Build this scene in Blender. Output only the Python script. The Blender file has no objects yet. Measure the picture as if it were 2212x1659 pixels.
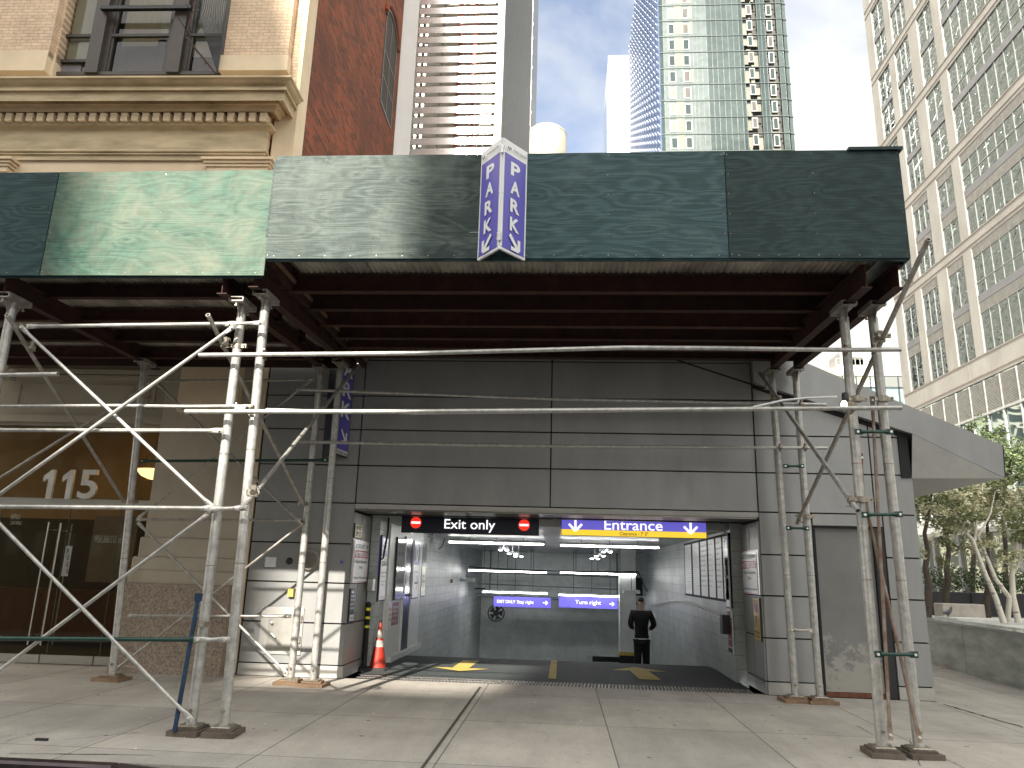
import bpy, math, random
from mathutils import Vector, Matrix
random.seed(7)
R = math.radians
S = bpy.context.scene
C = S.collection

# ---------------------------------------------------------------- camera
F, PITCH, YAW, ROLL = 1612.14, 0.24786, -0.07129, 0.02783     # focal in px of a 2212 px wide picture
CH = 1.6
fw = Vector((math.sin(YAW)*math.cos(PITCH), math.cos(YAW)*math.cos(PITCH), math.sin(PITCH)))
rt0 = Vector((math.cos(YAW), -math.sin(YAW), 0)); up0 = rt0.cross(fw)
rt = math.cos(ROLL)*rt0 + math.sin(ROLL)*up0
up = -math.sin(ROLL)*rt0 + math.cos(ROLL)*up0
cam = bpy.data.cameras.new('camera'); co = bpy.data.objects.new('camera', cam); C.objects.link(co)
co.matrix_world = Matrix(((rt.x, up.x, -fw.x, 0), (rt.y, up.y, -fw.y, 0), (rt.z, up.z, -fw.z, CH), (0, 0, 0, 1)))
cam.sensor_width = 36; cam.lens = 36*F/2212; cam.clip_end = 3000
S.camera = co
EYE = Vector((0, 0, CH))
def ray(px, py): return fw*F + rt*(px-1106) - up*(py-829.5)
def at(px, py, Y): d = ray(px, py); return EYE + d*(Y/d.y)
def atX(px, py, X): d = ray(px, py); return EYE + d*(X/d.x)
def atZ(px, py, Z=0): d = ray(px, py); return EYE + d*((Z-CH)/d.z)

# ---------------------------------------------------------------- light
SUN = Vector((-.19, -1, .69)).normalized()
sl = bpy.data.lights.new('sun', 'SUN'); sl.energy = 4.0; sl.angle = R(.6); sl.color = (1, .93, .82)
so = bpy.data.objects.new('sun', sl); C.objects.link(so)
so.rotation_euler = SUN.to_track_quat('Z', 'Y').to_euler()
W = bpy.data.worlds.new('World'); S.world = W; W.use_nodes = True
n = W.node_tree.nodes; l = W.node_tree.links; bg = n['Background']
sky = n.new('ShaderNodeTexSky'); sky.sky_type = 'NISHITA'; sky.sun_disc = False
sky.sun_elevation = math.asin(SUN.z); sky.sun_rotation = math.atan2(SUN.x, SUN.y)
sky.air_density = 1; sky.dust_density = 1.5
tc = n.new('ShaderNodeTexCoord'); mp = n.new('ShaderNodeMapping'); mp.inputs['Scale'].default_value = (1, 1, 1.6)
mp.inputs['Location'].default_value = (.35, .1, .2)
ns = n.new('ShaderNodeTexNoise'); ns.inputs['Scale'].default_value = 2.6; ns.inputs['Detail'].default_value = 7
ns.inputs['Distortion'].default_value = .4
rp = n.new('ShaderNodeValToRGB'); rp.color_ramp.elements[0].position = .20; rp.color_ramp.elements[1].position = .50
mx = n.new('ShaderNodeMixRGB'); vd = n.new('ShaderNodeVectorMath'); vd.operation = 'DOT_PRODUCT'; vd.inputs[1].default_value = SUN; l.new(tc.outputs['Generated'], vd.inputs[0])
mr = n.new('ShaderNodeMapRange'); mr.inputs['From Min'].default_value = -.2; mr.inputs['From Max'].default_value = 1; mr.inputs['To Min'].default_value = 3.6; mr.inputs['To Max'].default_value = 9.5; l.new(vd.outputs['Value'], mr.inputs['Value'])
cc_ = n.new('ShaderNodeCombineXYZ')
for i_, w_ in enumerate((1, .99, .93)):
    ml = n.new('ShaderNodeMath'); ml.operation = 'MULTIPLY'; ml.inputs[1].default_value = w_; l.new(mr.outputs[0], ml.inputs[0]); l.new(ml.outputs[0], cc_.inputs[i_])
dk = n.new('ShaderNodeMixRGB'); dk.blend_type = 'MULTIPLY'; dk.inputs[0].default_value = 1; dk.inputs[2].default_value = (.78, .76, .78, 1)
l.new(tc.outputs['Generated'], mp.inputs[0]); l.new(mp.outputs[0], ns.inputs['Vector']); 
gap = ns.outputs['Fac']                       # two breaks in the cloud, with ragged edges
for gx_, gy_, ca, cb, wt_ in ((1225, 120, .955, .998, .285), (1800, 0, .985, .9995, .12)):
    g0 = n.new('ShaderNodeVectorMath'); g0.operation = 'DOT_PRODUCT'; g0.inputs[1].default_value = ray(gx_, gy_).normalized(); l.new(tc.outputs['Generated'], g0.inputs[0])
    g1 = n.new('ShaderNodeMapRange'); g1.inputs['From Min'].default_value = ca; g1.inputs['From Max'].default_value = cb; g1.inputs['To Max'].default_value = wt_; l.new(g0.outputs['Value'], g1.inputs['Value'])
    g2 = n.new('ShaderNodeMath'); g2.operation = 'SUBTRACT'; l.new(gap, g2.inputs[0]); l.new(g1.outputs[0], g2.inputs[1]); gap = g2.outputs[0]
l.new(gap, rp.inputs[0])
l.new(rp.outputs[0], mx.inputs[0]); l.new(sky.outputs[0], dk.inputs[1]); l.new(dk.outputs[0], mx.inputs[1]); l.new(cc_.outputs[0], mx.inputs[2]); l.new(mx.outputs[0], bg.inputs[0])
bg.inputs[1].default_value = .115
S.view_settings.view_transform = 'Standard'; S.view_settings.look = 'None'
S.view_settings.exposure = 1.6; S.view_settings.gamma = 1

# ---------------------------------------------------------------- materials
def newmat(name):
    m = bpy.data.materials.new(name); m.use_nodes = True
    return m, m.node_tree.nodes, m.node_tree.links, m.node_tree.nodes['Principled BSDF']
def vec(n, l, ax='XYZ', sc=(1, 1, 1)):
    """object coordinates with axes permuted, e.g. ax='XZY' puts a wall's X,Z into the texture plane"""
    t = n.new('ShaderNodeTexCoord'); s = n.new('ShaderNodeSeparateXYZ'); c = n.new('ShaderNodeCombineXYZ')
    l.new(t.outputs['Object'], s.inputs[0])
    for i, a in enumerate(ax): l.new(s.outputs['XYZ'.index(a)], c.inputs[i])
    m = n.new('ShaderNodeMapping'); m.inputs['Scale'].default_value = sc; l.new(c.outputs[0], m.inputs[0])
    return m.outputs[0]
def noise(n, l, v, sc, det=5, rough=.6, dist=0):
    x = n.new('ShaderNodeTexNoise'); x.inputs['Scale'].default_value = sc; x.inputs['Detail'].default_value = det
    x.inputs['Roughness'].default_value = rough; x.inputs['Distortion'].default_value = dist
    l.new(v, x.inputs['Vector']); return x.outputs['Fac']
def ramp(n, l, f, stops):
    r = n.new('ShaderNodeValToRGB'); e = r.color_ramp.elements
    while len(e) < len(stops): e.new(.5)
    for i, (p, c) in enumerate(stops):
        e[i].position = p; e[i].color = (*c, 1) if len(c) == 3 else c
    l.new(f, r.inputs[0]); return r.outputs[0]
def mix(n, l, f, a, b, mode='MIX'):
    m = n.new('ShaderNodeMixRGB'); m.blend_type = mode
    for i, s in enumerate((f, a, b)):
        if hasattr(s, 'links') or hasattr(s, 'is_output'): l.new(s, m.inputs[i])
        elif i == 0: m.inputs[0].default_value = s
        else: m.inputs[i].default_value = (*s, 1)
    return m.outputs[0]
def bump(n, l, b, h, st, dist=.01):
    x = n.new('ShaderNodeBump'); x.inputs['Strength'].default_value = st; x.inputs['Distance'].default_value = dist
    l.new(h, x.inputs['Height']); l.new(x.outputs[0], b.inputs['Normal'])
def M(name, col, rough=.6, metal=0, var=.2, sc=3, col2=None, bs=0, bsc=60, spec=.5, coat=0, ax='XYZ', vs=(1, 1, 1)):
    m, n, l, b = newmat(name)
    v = vec(n, l, ax, vs)
    c2 = col2 or tuple(c*(1-var) for c in col); c1 = col if col2 else tuple(min(1, c*(1+var)) for c in col)
    f = noise(n, l, v, sc, 6, .62)
    l.new(ramp(n, l, f, [(.3, c2), (.7, c1)]), b.inputs['Base Color'])
    r = n.new('ShaderNodeMapRange'); r.inputs['To Min'].default_value = max(.02, rough-.1); r.inputs['To Max'].default_value = min(1, rough+.1)
    l.new(noise(n, l, v, sc*3, 4), r.inputs['Value']); l.new(r.outputs[0], b.inputs['Roughness'])
    b.inputs['Metallic'].default_value = metal; b.inputs['Specular IOR Level'].default_value = spec
    if coat: b.inputs['Coat Weight'].default_value = coat
    if bs: bump(n, l, b, noise(n, l, v, bsc, 4), bs)
    return m
def flat(name, col, rough=.45, metal=0, emit=0):
    m, n, l, b = newmat(name); b.inputs['Base Color'].default_value = (*col, 1)
    b.inputs['Roughness'].default_value = rough; b.inputs['Metallic'].default_value = metal
    if emit:
        b.inputs['Emission Color'].default_value = (*col, 1); b.inputs['Emission Strength'].default_value = emit
    return m
def brickmat(name, c1, c2, mortar, w, h, ms, ax='XZY', rough=.85, bs=.4, bias=0, stain=None, off=.5):
    m, n, l, b = newmat(name); v = vec(n, l, ax)
    t = n.new('ShaderNodeTexBrick'); t.inputs['Scale'].default_value = 1
    t.inputs['Brick Width'].default_value = w; t.inputs['Row Height'].default_value = h
    t.inputs['Mortar Size'].default_value = ms; t.inputs['Mortar Smooth'].default_value = .3; t.inputs['Bias'].default_value = bias
    t.offset = off
    for k, c in (('Color1', c1), ('Color2', c2), ('Mortar', mortar)): t.inputs[k].default_value = (*c, 1)
    l.new(v, t.inputs['Vector'])
    f = noise(n, l, v, 1.3, 7, .7); f2 = noise(n, l, v, 22, 3)
    c = mix(n, l, .55, t.outputs['Color'], ramp(n, l, f, [(.3, (.55,)*3), (.7, (1.25,)*3)]), 'MULTIPLY')
    c = mix(n, l, .5, c, ramp(n, l, f2, [(.3, (.7,)*3), (.7, (1.2,)*3)]), 'MULTIPLY')
    if stain: c = mix(n, l, ramp(n, l, noise(n, l, v, .45, 6, .7), [(.42, (0, 0, 0)), (.7, (1, 1, 1))]), c, stain)
    l.new(c, b.inputs['Base Color']); b.inputs['Roughness'].default_value = rough
    x = n.new('ShaderNodeMath'); x.operation = 'MULTIPLY_ADD'; x.inputs[1].default_value = -1; l.new(t.outputs['Fac'], x.inputs[0])
    y = n.new('ShaderNodeMath'); y.operation = 'MULTIPLY'; y.inputs[1].default_value = .3; l.new(f2, y.inputs[0]); l.new(y.outputs[0], x.inputs[2])
    bump(n, l, b, x.outputs[0], bs, .008)
    return m
def plymat(name, base, light, wear, seed=0, wearamt=.62):
    m, n, l, b = newmat(name); v = vec(n, l, 'XZY'); mpn = n.new('ShaderNodeMapping'); mpn.inputs['Location'].default_value = (seed, seed*2.3, 0)
    l.new(v, mpn.inputs[0]); v = mpn.outputs[0]
    s = n.new('ShaderNodeMapping'); s.inputs['Scale'].default_value = (.5, 1.7, 1); l.new(v, s.inputs[0])
    # knots: a voronoi pulls the grain rings round them
    vo = n.new('ShaderNodeTexVoronoi'); vo.inputs['Scale'].default_value = 2.3; l.new(s.outputs[0], vo.inputs['Vector'])
    big = noise(n, l, s.outputs[0], 1.4, 3, .5, .6)
    a = n.new('ShaderNodeMath'); a.operation = 'MULTIPLY_ADD'; a.inputs[1].default_value = 8; l.new(big, a.inputs[0])
    kn = n.new('ShaderNodeMath'); kn.operation = 'POWER'; kn.inputs[1].default_value = .45; l.new(vo.outputs['Distance'], kn.inputs[0])
    k2 = n.new('ShaderNodeMath'); k2.operation = 'MULTIPLY'; k2.inputs[1].default_value = 6; l.new(kn.outputs[0], k2.inputs[0]); l.new(k2.outputs[0], a.inputs[2])
    sn = n.new('ShaderNodeMath'); sn.operation = 'MULTIPLY'; sn.inputs[1].default_value = 6.0; l.new(a.outputs[0], sn.inputs[0])
    si = n.new('ShaderNodeMath'); si.operation = 'SINE'; l.new(sn.outputs[0], si.inputs[0])
    g = n.new('ShaderNodeMapping'); g.inputs['Scale'].default_value = (2.2, 75, 1); l.new(v, g.inputs[0])
    fine = noise(n, l, g.outputs[0], 1, 4, .7)
    grain = n.new('ShaderNodeMath'); grain.operation = 'MULTIPLY_ADD'; grain.inputs[1].default_value = .11; l.new(si.outputs[0], grain.inputs[0]); l.new(fine, grain.inputs[2])
    c = ramp(n, l, grain.outputs[0], [(.30, tuple(x*.66 for x in base)), (.5, base), (.74, light)])
    f3 = noise(n, l, v, 1.1, 8, .75, .5)
    c = mix(n, l, ramp(n, l, f3, [(wearamt-.14, (0, 0, 0)), (wearamt+.14, (.75,)*3)]), c, wear)
    l.new(mix(n, l, ramp(n, l, vo.outputs['Distance'], [(.03, (.55,)*3), (.10, (0, 0, 0))]), c, tuple(x*.45 for x in base)), b.inputs['Base Color'])
    b.inputs['Roughness'].default_value = .55; b.inputs['Specular IOR Level'].default_value = .25
    bump(n, l, b, grain.outputs[0], .55, .006)
    return m
def glassmat(name, tint, wav=.25, wsc=(.5, 1.2, 1), ax='XZY', rough=.03, metal=.85, dist=.15):
    m, n, l, b = newmat(name); v = vec(n, l, ax, wsc)
    b.inputs['Base Color'].default_value = (*tint, 1); b.inputs['Metallic'].default_value = metal; b.inputs['Roughness'].default_value = rough
    bump(n, l, b, noise(n, l, v, 1.0, 2, .4, .8), wav, dist)
    return m

grey_panel = M('grey_panel', (.285, .288, .285), .40, .15, .11, 2.2, bs=.06, bsc=3, vs=(1, 1, .35))
grey_panel2 = M('grey_panel_light', (.40, .39, .37), .5, .1, .1, 4, bs=.03, bsc=8)
dark_joint = flat('dark_joint', (.012, .012, .014), .8)
black = flat('black_metal', (.012, .012, .014), .45)
galv = M('galvanised_steel', (.56, .55, .52), .45, .5, .18, 14, col2=(.33, .32, .30), bs=.05, bsc=90)
galv_dk = M('galvanised_steel_weathered', (.50, .48, .44), .5, .5, .2, 10, col2=(.28, .25, .22), bs=.06, bsc=90)
clampm = M('clamp_steel', (.42, .39, .34), .45, .7, .3, 30, col2=(.2, .16, .12))
greenpaint = M('green_painted_steel', (.014, .050, .040), .4, .2, .3, 20)
bluepaint = M('blue_painted_steel', (.015, .040, .085), .45, .2, .35, 12)
redpaint = M('red_painted_steel', (.25, .02, .02), .5, .2, .3, 12)
rust = M('rusty_red_beam', (.060, .020, .014), .75, .1, .4, 5, col2=(.022, .009, .007), bs=.25, bsc=40)
rust2 = M('rusty_flange', (.085, .030, .020), .75, .1, .4, 7, col2=(.035, .014, .010), bs=.25, bsc=40)
corr = M('corrugated_zinc', (.66, .60, .52), .6, .1, .3, 2.2, col2=(.14, .12, .10), vs=(1, .4, 1), bs=.1, bsc=30)
woodpad = M('weathered_timber', (.30, .20, .12), .85, 0, .3, 6, col2=(.16, .10, .065), bs=.4, bsc=40, vs=(1, 8, 1))
plyA = plymat('plywood_green', (0.026, 0.091, 0.065), (0.058, 0.146, 0.108), (0.174, 0.186, 0.138), 0, .50)
plyA2 = plymat('plywood_blue_green', (0.017, 0.048, 0.050), (0.036, 0.079, 0.082), (0.050, 0.094, 0.094), 3.3, .66)
plyB = plymat('plywood_grey_green', (0.031, 0.052, 0.047), (0.082, 0.110, 0.100), (0.138, 0.166, 0.146), 5.1, .58)
plyC = plymat('plywood_dark_teal', (0.040, 0.084, 0.092), (0.080, 0.132, 0.142), (0.115, 0.155, 0.162), 8.4, .66)
plyD = plymat('plywood_dark_slate', (0.013, 0.034, 0.035), (0.029, 0.060, 0.060), (0.042, 0.073, 0.070), 12.4, .62)
limestone = M('tan_limestone', (.80, .66, .47), .85, 0, .15, 1.6, col2=(.68, .55, .38), bs=.15, bsc=50)
limestone_dk = M('weathered_limestone', (.68, .55, .36), .85, 0, .2, 2.2, col2=(.36, .29, .18), vs=(.6, 1, 2.5), bs=.2, bsc=50)
stone_pale = M('painted_pier_stone', (.42, .37, .29), .8, 0, .1, 2, bs=.08, bsc=40)
granite = M('speckled_granite', (.46, .37, .29), .6, 0, .3, 38, col2=(.12, .095, .075), bs=.1, bsc=90)
granite_grey = M('veined_grey_granite', (.66, .70, .65), .55, 0, .3, 2.4, col2=(.32, .35, .325), vs=(1, .6, 2.2), bs=.1, bsc=40)
creambrick = brickmat('cream_brick', (.80, .60, .42), (.70, .52, .36), (.48, .35, .24), .205, .068, .006)
creambrick_s = brickmat('cream_brick_side', (.66, .49, .33), (.58, .43, .29), (.42, .31, .21), .205, .068, .006, 'YZX')
redbrick = brickmat('red_brick', (.36, .070, .018), (.085, .018, .008), (.24, .10, .055), .30, .10, .016, 'YZX', stain=(.10, .030, .014), bs=1)
frame_brown = M('dark_bronze_frame', (.075, .062, .055), .5, .2, .1, 3)
winglass = glassmat('old_window_glass', (.52, .52, .47), .12, (1.2, 2, 1), metal=.7)
blind = M('pale_roller_blind', (.62, .60, .50), .8, 0, .06, 3)
curtain = M('draped_curtain', (.60, .53, .38), .9, 0, .15, 6, vs=(5, .5, .5))
white_block = brickmat('white_painted_block', (.50, .54, .53), (.46, .50, .50), (.27, .30, .30), .42, .205, .006, 'YZX', .45, .45)
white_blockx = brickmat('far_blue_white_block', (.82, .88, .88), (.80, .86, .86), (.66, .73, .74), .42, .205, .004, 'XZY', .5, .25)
white_paint = M('white_painted_surface', (.70, .72, .71), .4, 0, .08, 3, bs=.05, bsc=30)
ceilm = M('grey_white_ceiling', (.55, .58, .58), .45, .1, .12, 2)
asphalt = M('ramp_asphalt', (.052, .062, .062), .75, 0, .25, 9, col2=(.034, .040, .041), bs=.4, bsc=120)
yellowp = M('worn_yellow_paint', (.62, .46, .09), .7, 0, .2, 14, col2=(.42, .32, .10), bs=.2, bsc=90)
whitesign = flat('sign_white', (.82, .82, .82), .3)
creamsign = flat('sign_cream', (.80, .74, .46), .4)
purple = flat('sign_violet', (.115, .10, .47), .3)
purple_lit = flat('sign_violet_lit', (.10, .085, .45), .35, 0, .38)
white_lit = flat('sign_white_lit', (.9, .9, .9), .35, 0, .4)
yellow_lit = flat('sign_yellow_lit', (.85, .55, .03), .35, 0, .35)
navy = flat('sign_navy', (.006, .010, .030), .3)
redsign = flat('sign_red', (.50, .02, .03), .35)
red_lit = flat('sign_red_lit', (.80, .03, .015), .35, 0, .35)
blacktext = flat('sign_black', (.015, .015, .018), .5)
greytext = flat('sign_grey_text', (.22, .22, .24), .5)
maroon = flat('sign_maroon', (.25, .03, .06), .4)
yellowsign = flat('sign_yellow', (.60, .40, .04), .35)
olive = flat('sign_olive_yellow', (.42, .40, .05), .3)
alu = M('brushed_aluminium', (.66, .67, .68), .3, .8, .06, 20)
steel = M('brushed_steel', (.50, .49, .46), .32, .85, .08, 6, vs=(1, 1, 14))
tube_on = flat('fluorescent_tube', (1, .99, .97), .3, 0, 13)
flood_on = flat('flood_lamp_face', (1, 1, .98), .3, 0, 9)
lamp_warm = flat('pendant_lamp_glow', (1, .70, .32), .4, 0, 1.6)
bulb_warm = flat('caged_bulb', (1, .85, .6), .4, 0, 3)
bluedoor = M('glossy_navy_door', (.012, .035, .10), .18, .1, .1, 2)
orange = M('scuffed_orange_plastic', (.46, .030, .010), .45, 0, .15, 12, col2=(.25, .022, .012))
reflective = M('dirty_reflective_band', (.45, .43, .38), .5, 0, .4, 14, col2=(.20, .18, .15))
rubber = M('black_rubber', (.02, .02, .022), .7, 0, .3, 10)
yellowtape = flat('yellow_tape', (.75, .72, .05), .4)
skinm = M('skin', (.45, .27, .19), .55, 0, .05, 10)
hairm = M('short_dark_hair', (.015, .012, .010), .7, 0, .3, 60, bs=.4, bsc=200)
jacket = M('black_jacket_cloth', (.010, .010, .012), .8, 0, .2, 8, bs=.3, bsc=16)
trouser = M('black_trouser_cloth', (.013, .013, .016), .8, 0, .2, 8, bs=.3, bsc=16)
whitecloth = flat('white_shirt_cloth', (.75, .75, .75), .8)
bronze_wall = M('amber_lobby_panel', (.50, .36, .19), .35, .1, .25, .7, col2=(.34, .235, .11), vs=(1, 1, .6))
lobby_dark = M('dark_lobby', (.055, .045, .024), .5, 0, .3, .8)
lobby_wood = M('lobby_desk_wood', (.10, .048, .024), .4, 0, .2, 3, vs=(4, 1, 1))
paneA = newmat('lobby_pane'); pm = paneA[3]; pm.inputs['Base Color'].default_value = (.9, .86, .72, 1)
pm.inputs['Transmission Weight'].default_value = 1; pm.inputs['Roughness'].default_value = .01; pm.inputs['IOR'].default_value = 1.25
lobbyglass = paneA[0]
leafd = [M('leaf_dark', (.030, .060, .018), .6, 0, .3, 3), M('leaf_mid', (.060, .10, .028), .6, 0, .3, 3)]
leafb = [M('birch_leaf_olive', (.20, .22, .095), .6, 0, .3, 3), M('birch_leaf_pale', (.50, .48, .31), .6, 0, .3, 3)]
leafl = [M('locust_leaf_green', (.075, .115, .038), .6, 0, .3, 3), M('locust_leaf_light', (.15, .20, .08), .6, 0, .3, 3)]
woodpad_dk = M('dark_wet_timber', (.15, .12, .095), .85, 0, .3, 6, col2=(.07, .055, .045), bs=.4, bsc=40, vs=(1, 8, 1))  # darker, greyer timber of the front pads
barkd = M('dark_bark', (.05, .038, .028), .9, 0, .3, 12, bs=.5, bsc=40)
barkw = M('white_birch_bark', (.66, .62, .54), .75, 0, .25, 5, col2=(.20, .17, .14), vs=(1, 1, 4), bs=.2, bsc=40)
barkw.node_tree.nodes['Color Ramp'].color_ramp.elements[0].position = .33
barkw.node_tree.nodes['Color Ramp'].color_ramp.elements[1].position = .42

def sidewalk_mat():
    m, n, l, b = newmat('concrete_flags'); v = vec(n, l)
    mo = n.new('ShaderNodeMapping'); mo.inputs['Location'].default_value = (1.06, -8.9+1.95*5, 0); l.new(v, mo.inputs[0])
    t = n.new('ShaderNodeTexBrick'); t.offset = 0; t.inputs['Scale'].default_value = 1; t.inputs['Brick Width'].default_value = 1.57
    t.inputs['Row Height'].default_value = 1.95; t.inputs['Mortar Size'].default_value = .007; t.inputs['Mortar Smooth'].default_value = .2
    t.inputs['Color1'].default_value = (.9, .9, .9, 1); t.inputs['Color2'].default_value = (1.1, 1.08, 1.05, 1); t.inputs['Mortar'].default_value = (.30, .29, .28, 1)
    l.new(mo.outputs[0], t.inputs['Vector'])
    base = ramp(n, l, noise(n, l, v, .9, 8, .7), [(.3, (.29, .27, .245)), (.7, (.42, .395, .36))])
    c = mix(n, l, 1, base, t.outputs['Color'], 'MULTIPLY')
    c = mix(n, l, .6, c, ramp(n, l, noise(n, l, v, 70, 4, .8), [(.35, (.62,)*3), (.65, (1.3,)*3)]), 'MULTIPLY')
    # trodden chewing-gum spots and stains
    vo = n.new('ShaderNodeTexVoronoi'); vo.inputs['Scale'].default_value = 2.6; l.new(v, vo.inputs['Vector'])
    c = mix(n, l, ramp(n, l, vo.outputs['Distance'], [(.05, (.85,)*3), (.075, (0, 0, 0))]), c, (.07, .065, .06))
    vo2 = n.new('ShaderNodeTexVoronoi'); vo2.inputs['Scale'].default_value = 7; l.new(v, vo2.inputs['Vector'])
    c = mix(n, l, ramp(n, l, vo2.outputs['Distance'], [(.07, (.6,)*3), (.11, (0, 0, 0))]), c, (.15, .14, .13))
    st = n.new('ShaderNodeMapping'); st.inputs['Scale'].default_value = (3, .5, 1); st.inputs['Rotation'].default_value = (0, 0, .5); l.new(v, st.inputs[0])
    c = mix(n, l, .4, c, ramp(n, l, noise(n, l, st.outputs[0], .8, 7, .75), [(.35, (.66, .65, .64)), (.62, (1.15, 1.14, 1.12))]), 'MULTIPLY')
    l.new(c, b.inputs['Base Color']); b.inputs['Roughness'].default_value = .8
    bump(n, l, b, noise(n, l, v, 90, 4), .3, .004)
    return m
sidewalkm = sidewalk_mat()

# ---------------------------------------------------------------- mesh helpers
class MB:
    def __init__(s): s.v = []; s.f = []; s.sm = []; s.g = []
    def add(s, vs, fs, smooth=False):
        s.g.append((len(s.v), len(s.f))); k = len(s.v); s.v += [tuple(v) for v in vs]; s.f += [tuple(i+k for i in f) for f in fs]; s.sm += [smooth]*len(fs); return s
    def box(s, x0, x1, y0, y1, z0, z1):
        if x0 > x1: x0, x1 = x1, x0
        if y0 > y1: y0, y1 = y1, y0
        if z0 > z1: z0, z1 = z1, z0
        return s.add([(x0, y0, z0), (x1, y0, z0), (x1, y1, z0), (x0, y1, z0), (x0, y0, z1), (x1, y0, z1), (x1, y1, z1), (x0, y1, z1)],
                     [(0, 3, 2, 1), (4, 5, 6, 7), (0, 1, 5, 4), (1, 2, 6, 5), (2, 3, 7, 6), (3, 0, 4, 7)])
    def bbox(s, x0, x1, y0, y1, z0, z1, b=.01):
        """box with chamfered vertical and top edges"""
        if x0 > x1: x0, x1 = x1, x0
        if y0 > y1: y0, y1 = y1, y0
        ring = lambda d, z: [(x0+d, y0, z), (x1-d, y0, z), (x1, y0+d, z), (x1, y1-d, z), (x1-d, y1, z), (x0+d, y1, z), (x0, y1-d, z), (x0, y0+d, z)]
        a = ring(b, z0); c = ring(b, z1-b)
        t = [(x0+b, y0+b, z1), (x1-b, y0+b, z1), (x1-b, y0+b, z1), (x1-b, y1-b, z1), (x1-b, y1-b, z1), (x0+b, y1-b, z1), (x0+b, y1-b, z1), (x0+b, y0+b, z1)]
        fs = [tuple(range(7, -1, -1)), tuple(range(16, 24))]
        for i in range(8):
            j = (i+1) % 8; fs += [(i, j, 8+j, 8+i), (8+i, 8+j, 16+j, 16+i)]
        return s.add(a+c+t, fs)
    def obox(s, c, r, u, nn, w, h, d):
        """oriented box: centre, right, up, normal; w along r, h along u, d along nn"""
        c = Vector(c); r = Vector(r)*w/2; u = Vector(u)*h/2; nn = Vector(nn)*d/2
        vs = [c+a*r+b*u+e*nn for e in (-1, 1) for a, b in ((-1, -1), (1, -1), (1, 1), (-1, 1))]
        return s.add(vs, [(3, 2, 1, 0), (4, 5, 6, 7), (0, 1, 5, 4), (1, 2, 6, 5), (2, 3, 7, 6), (3, 0, 4, 7)])
    def prism(s, pts, d):
        """polygon (3D points) extruded by vector d"""
        k = len(pts); d = Vector(d); a = [Vector(p) for p in pts]
        return s.add(a+[p+d for p in a], [tuple(range(k)), tuple(range(2*k-1, k-1, -1))]+[(i, i+k, (i+1) % k+k, (i+1) % k) for i in range(k)])
    def tube(s, pts, r, n=12, cap=True, open_end=False):
        pts = [Vector(p) for p in pts]; rs = r if isinstance(r, (list, tuple)) else [r]*len(pts)
        vs = []; fs = []
        d0 = (pts[1]-pts[0]).normalized(); ref = Vector((0, 0, 1)) if abs(d0.z) < .9 else Vector((1, 0, 0))
        a = d0.cross(ref).normalized()
        for i, p in enumerate(pts):
            d = (pts[min(i+1, len(pts)-1)]-pts[max(i-1, 0)]).normalized()
            a = (a-d*a.dot(d)).normalized(); b = d.cross(a)
            for k in range(n):
                t = 2*math.pi*k/n; vs.append(p+(a*math.cos(t)+b*math.sin(t))*rs[i])
            if i: 
                for k in range(n):
                    q = (k+1) % n; fs.append(((i-1)*n+k, (i-1)*n+q, i*n+q, i*n+k))
        s.add(vs, fs, True)
        if cap:
            e = len(vs)-n
            if open_end:   # hollow end: a rim and a recessed dark bottom
                for base, d in ((0, d0), (e, -(pts[-1]-pts[-2]).normalized())):
                    c = pts[0] if base == 0 else pts[-1]
                    ring = vs[base:base+n]; inn = [c+(v-c)*.78 for v in ring]; deep = [v+d*.04 for v in inn]
                    s.add(ring+inn+deep, [(i, (i+1) % n, n+(i+1) % n, n+i) for i in range(n)]+[(n+i, n+(i+1) % n, 2*n+(i+1) % n, 2*n+i) for i in range(n)]+[tuple(range(2*n, 3*n))])
            else: s.add(vs[:n], [tuple(range(n-1, -1, -1))]); s.add(vs[e:], [tuple(range(n))])
        return s
    def lathe(s, prof, c, n=24, axis='Z'):
        vs = []; fs = []
        for r, z in prof:
            for k in range(n):
                t = 2*math.pi*k/n; x, y = r*math.cos(t), r*math.sin(t)
                p = (x, y, z) if axis == 'Z' else ((x, z, y) if axis == 'Y' else (z, x, y))
                vs.append((c[0]+p[0], c[1]+p[1], c[2]+p[2]))
        for i in range(len(prof)-1):
            for k in range(n):
                q = (k+1) % n; fs.append((i*n+k, i*n+q, (i+1)*n+q, (i+1)*n+k))
        s.add(vs, fs, True); s.add(vs[:n], [tuple(range(n))]); s.add(vs[-n:], [tuple(range(n))])
        return s
    def each(s, name, mat, parent):
        """every piece added becomes an object of its own"""
        out = []; E_ = s.g+[(len(s.v), len(s.f))]
        for (a, b), (c, d) in zip(E_, E_[1:]):
            q = MB(); q.add(s.v[a:c], [tuple(i-a for i in f) for f in s.f[b:d]]); out.append(q.build(name, mat, parent))
        return out
    def build(s, name, mat, parent=None):
        me = bpy.data.meshes.new(name); me.from_pydata(s.v, [], s.f)
        me.polygons.foreach_set('use_smooth', s.sm); me.materials.append(mat); me.update()
        o = bpy.data.objects.new(name, me); C.objects.link(o)
        if parent is not None:
            o.parent = parent
            if parent.type == 'EMPTY': o.location = -parent.location
        return o
def tag(o, label=None, cat=None, group=None, kind=None):
    if label: o['label'] = label
    if cat: o['category'] = cat
    if group: o['group'] = group
    if kind: o['kind'] = kind
    return o
def thing(name, loc, label, cat, group=None):
    e = bpy.data.objects.new(name, None); C.objects.link(e); e.location = Vector(loc); e.empty_display_size = .1
    return tag(e, label, cat, group)
def struct(name, mb, mat, label=None):
    return tag(mb.build(name, mat), label or name.replace('_', ' '), name.split('_')[0], None, 'structure')
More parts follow.
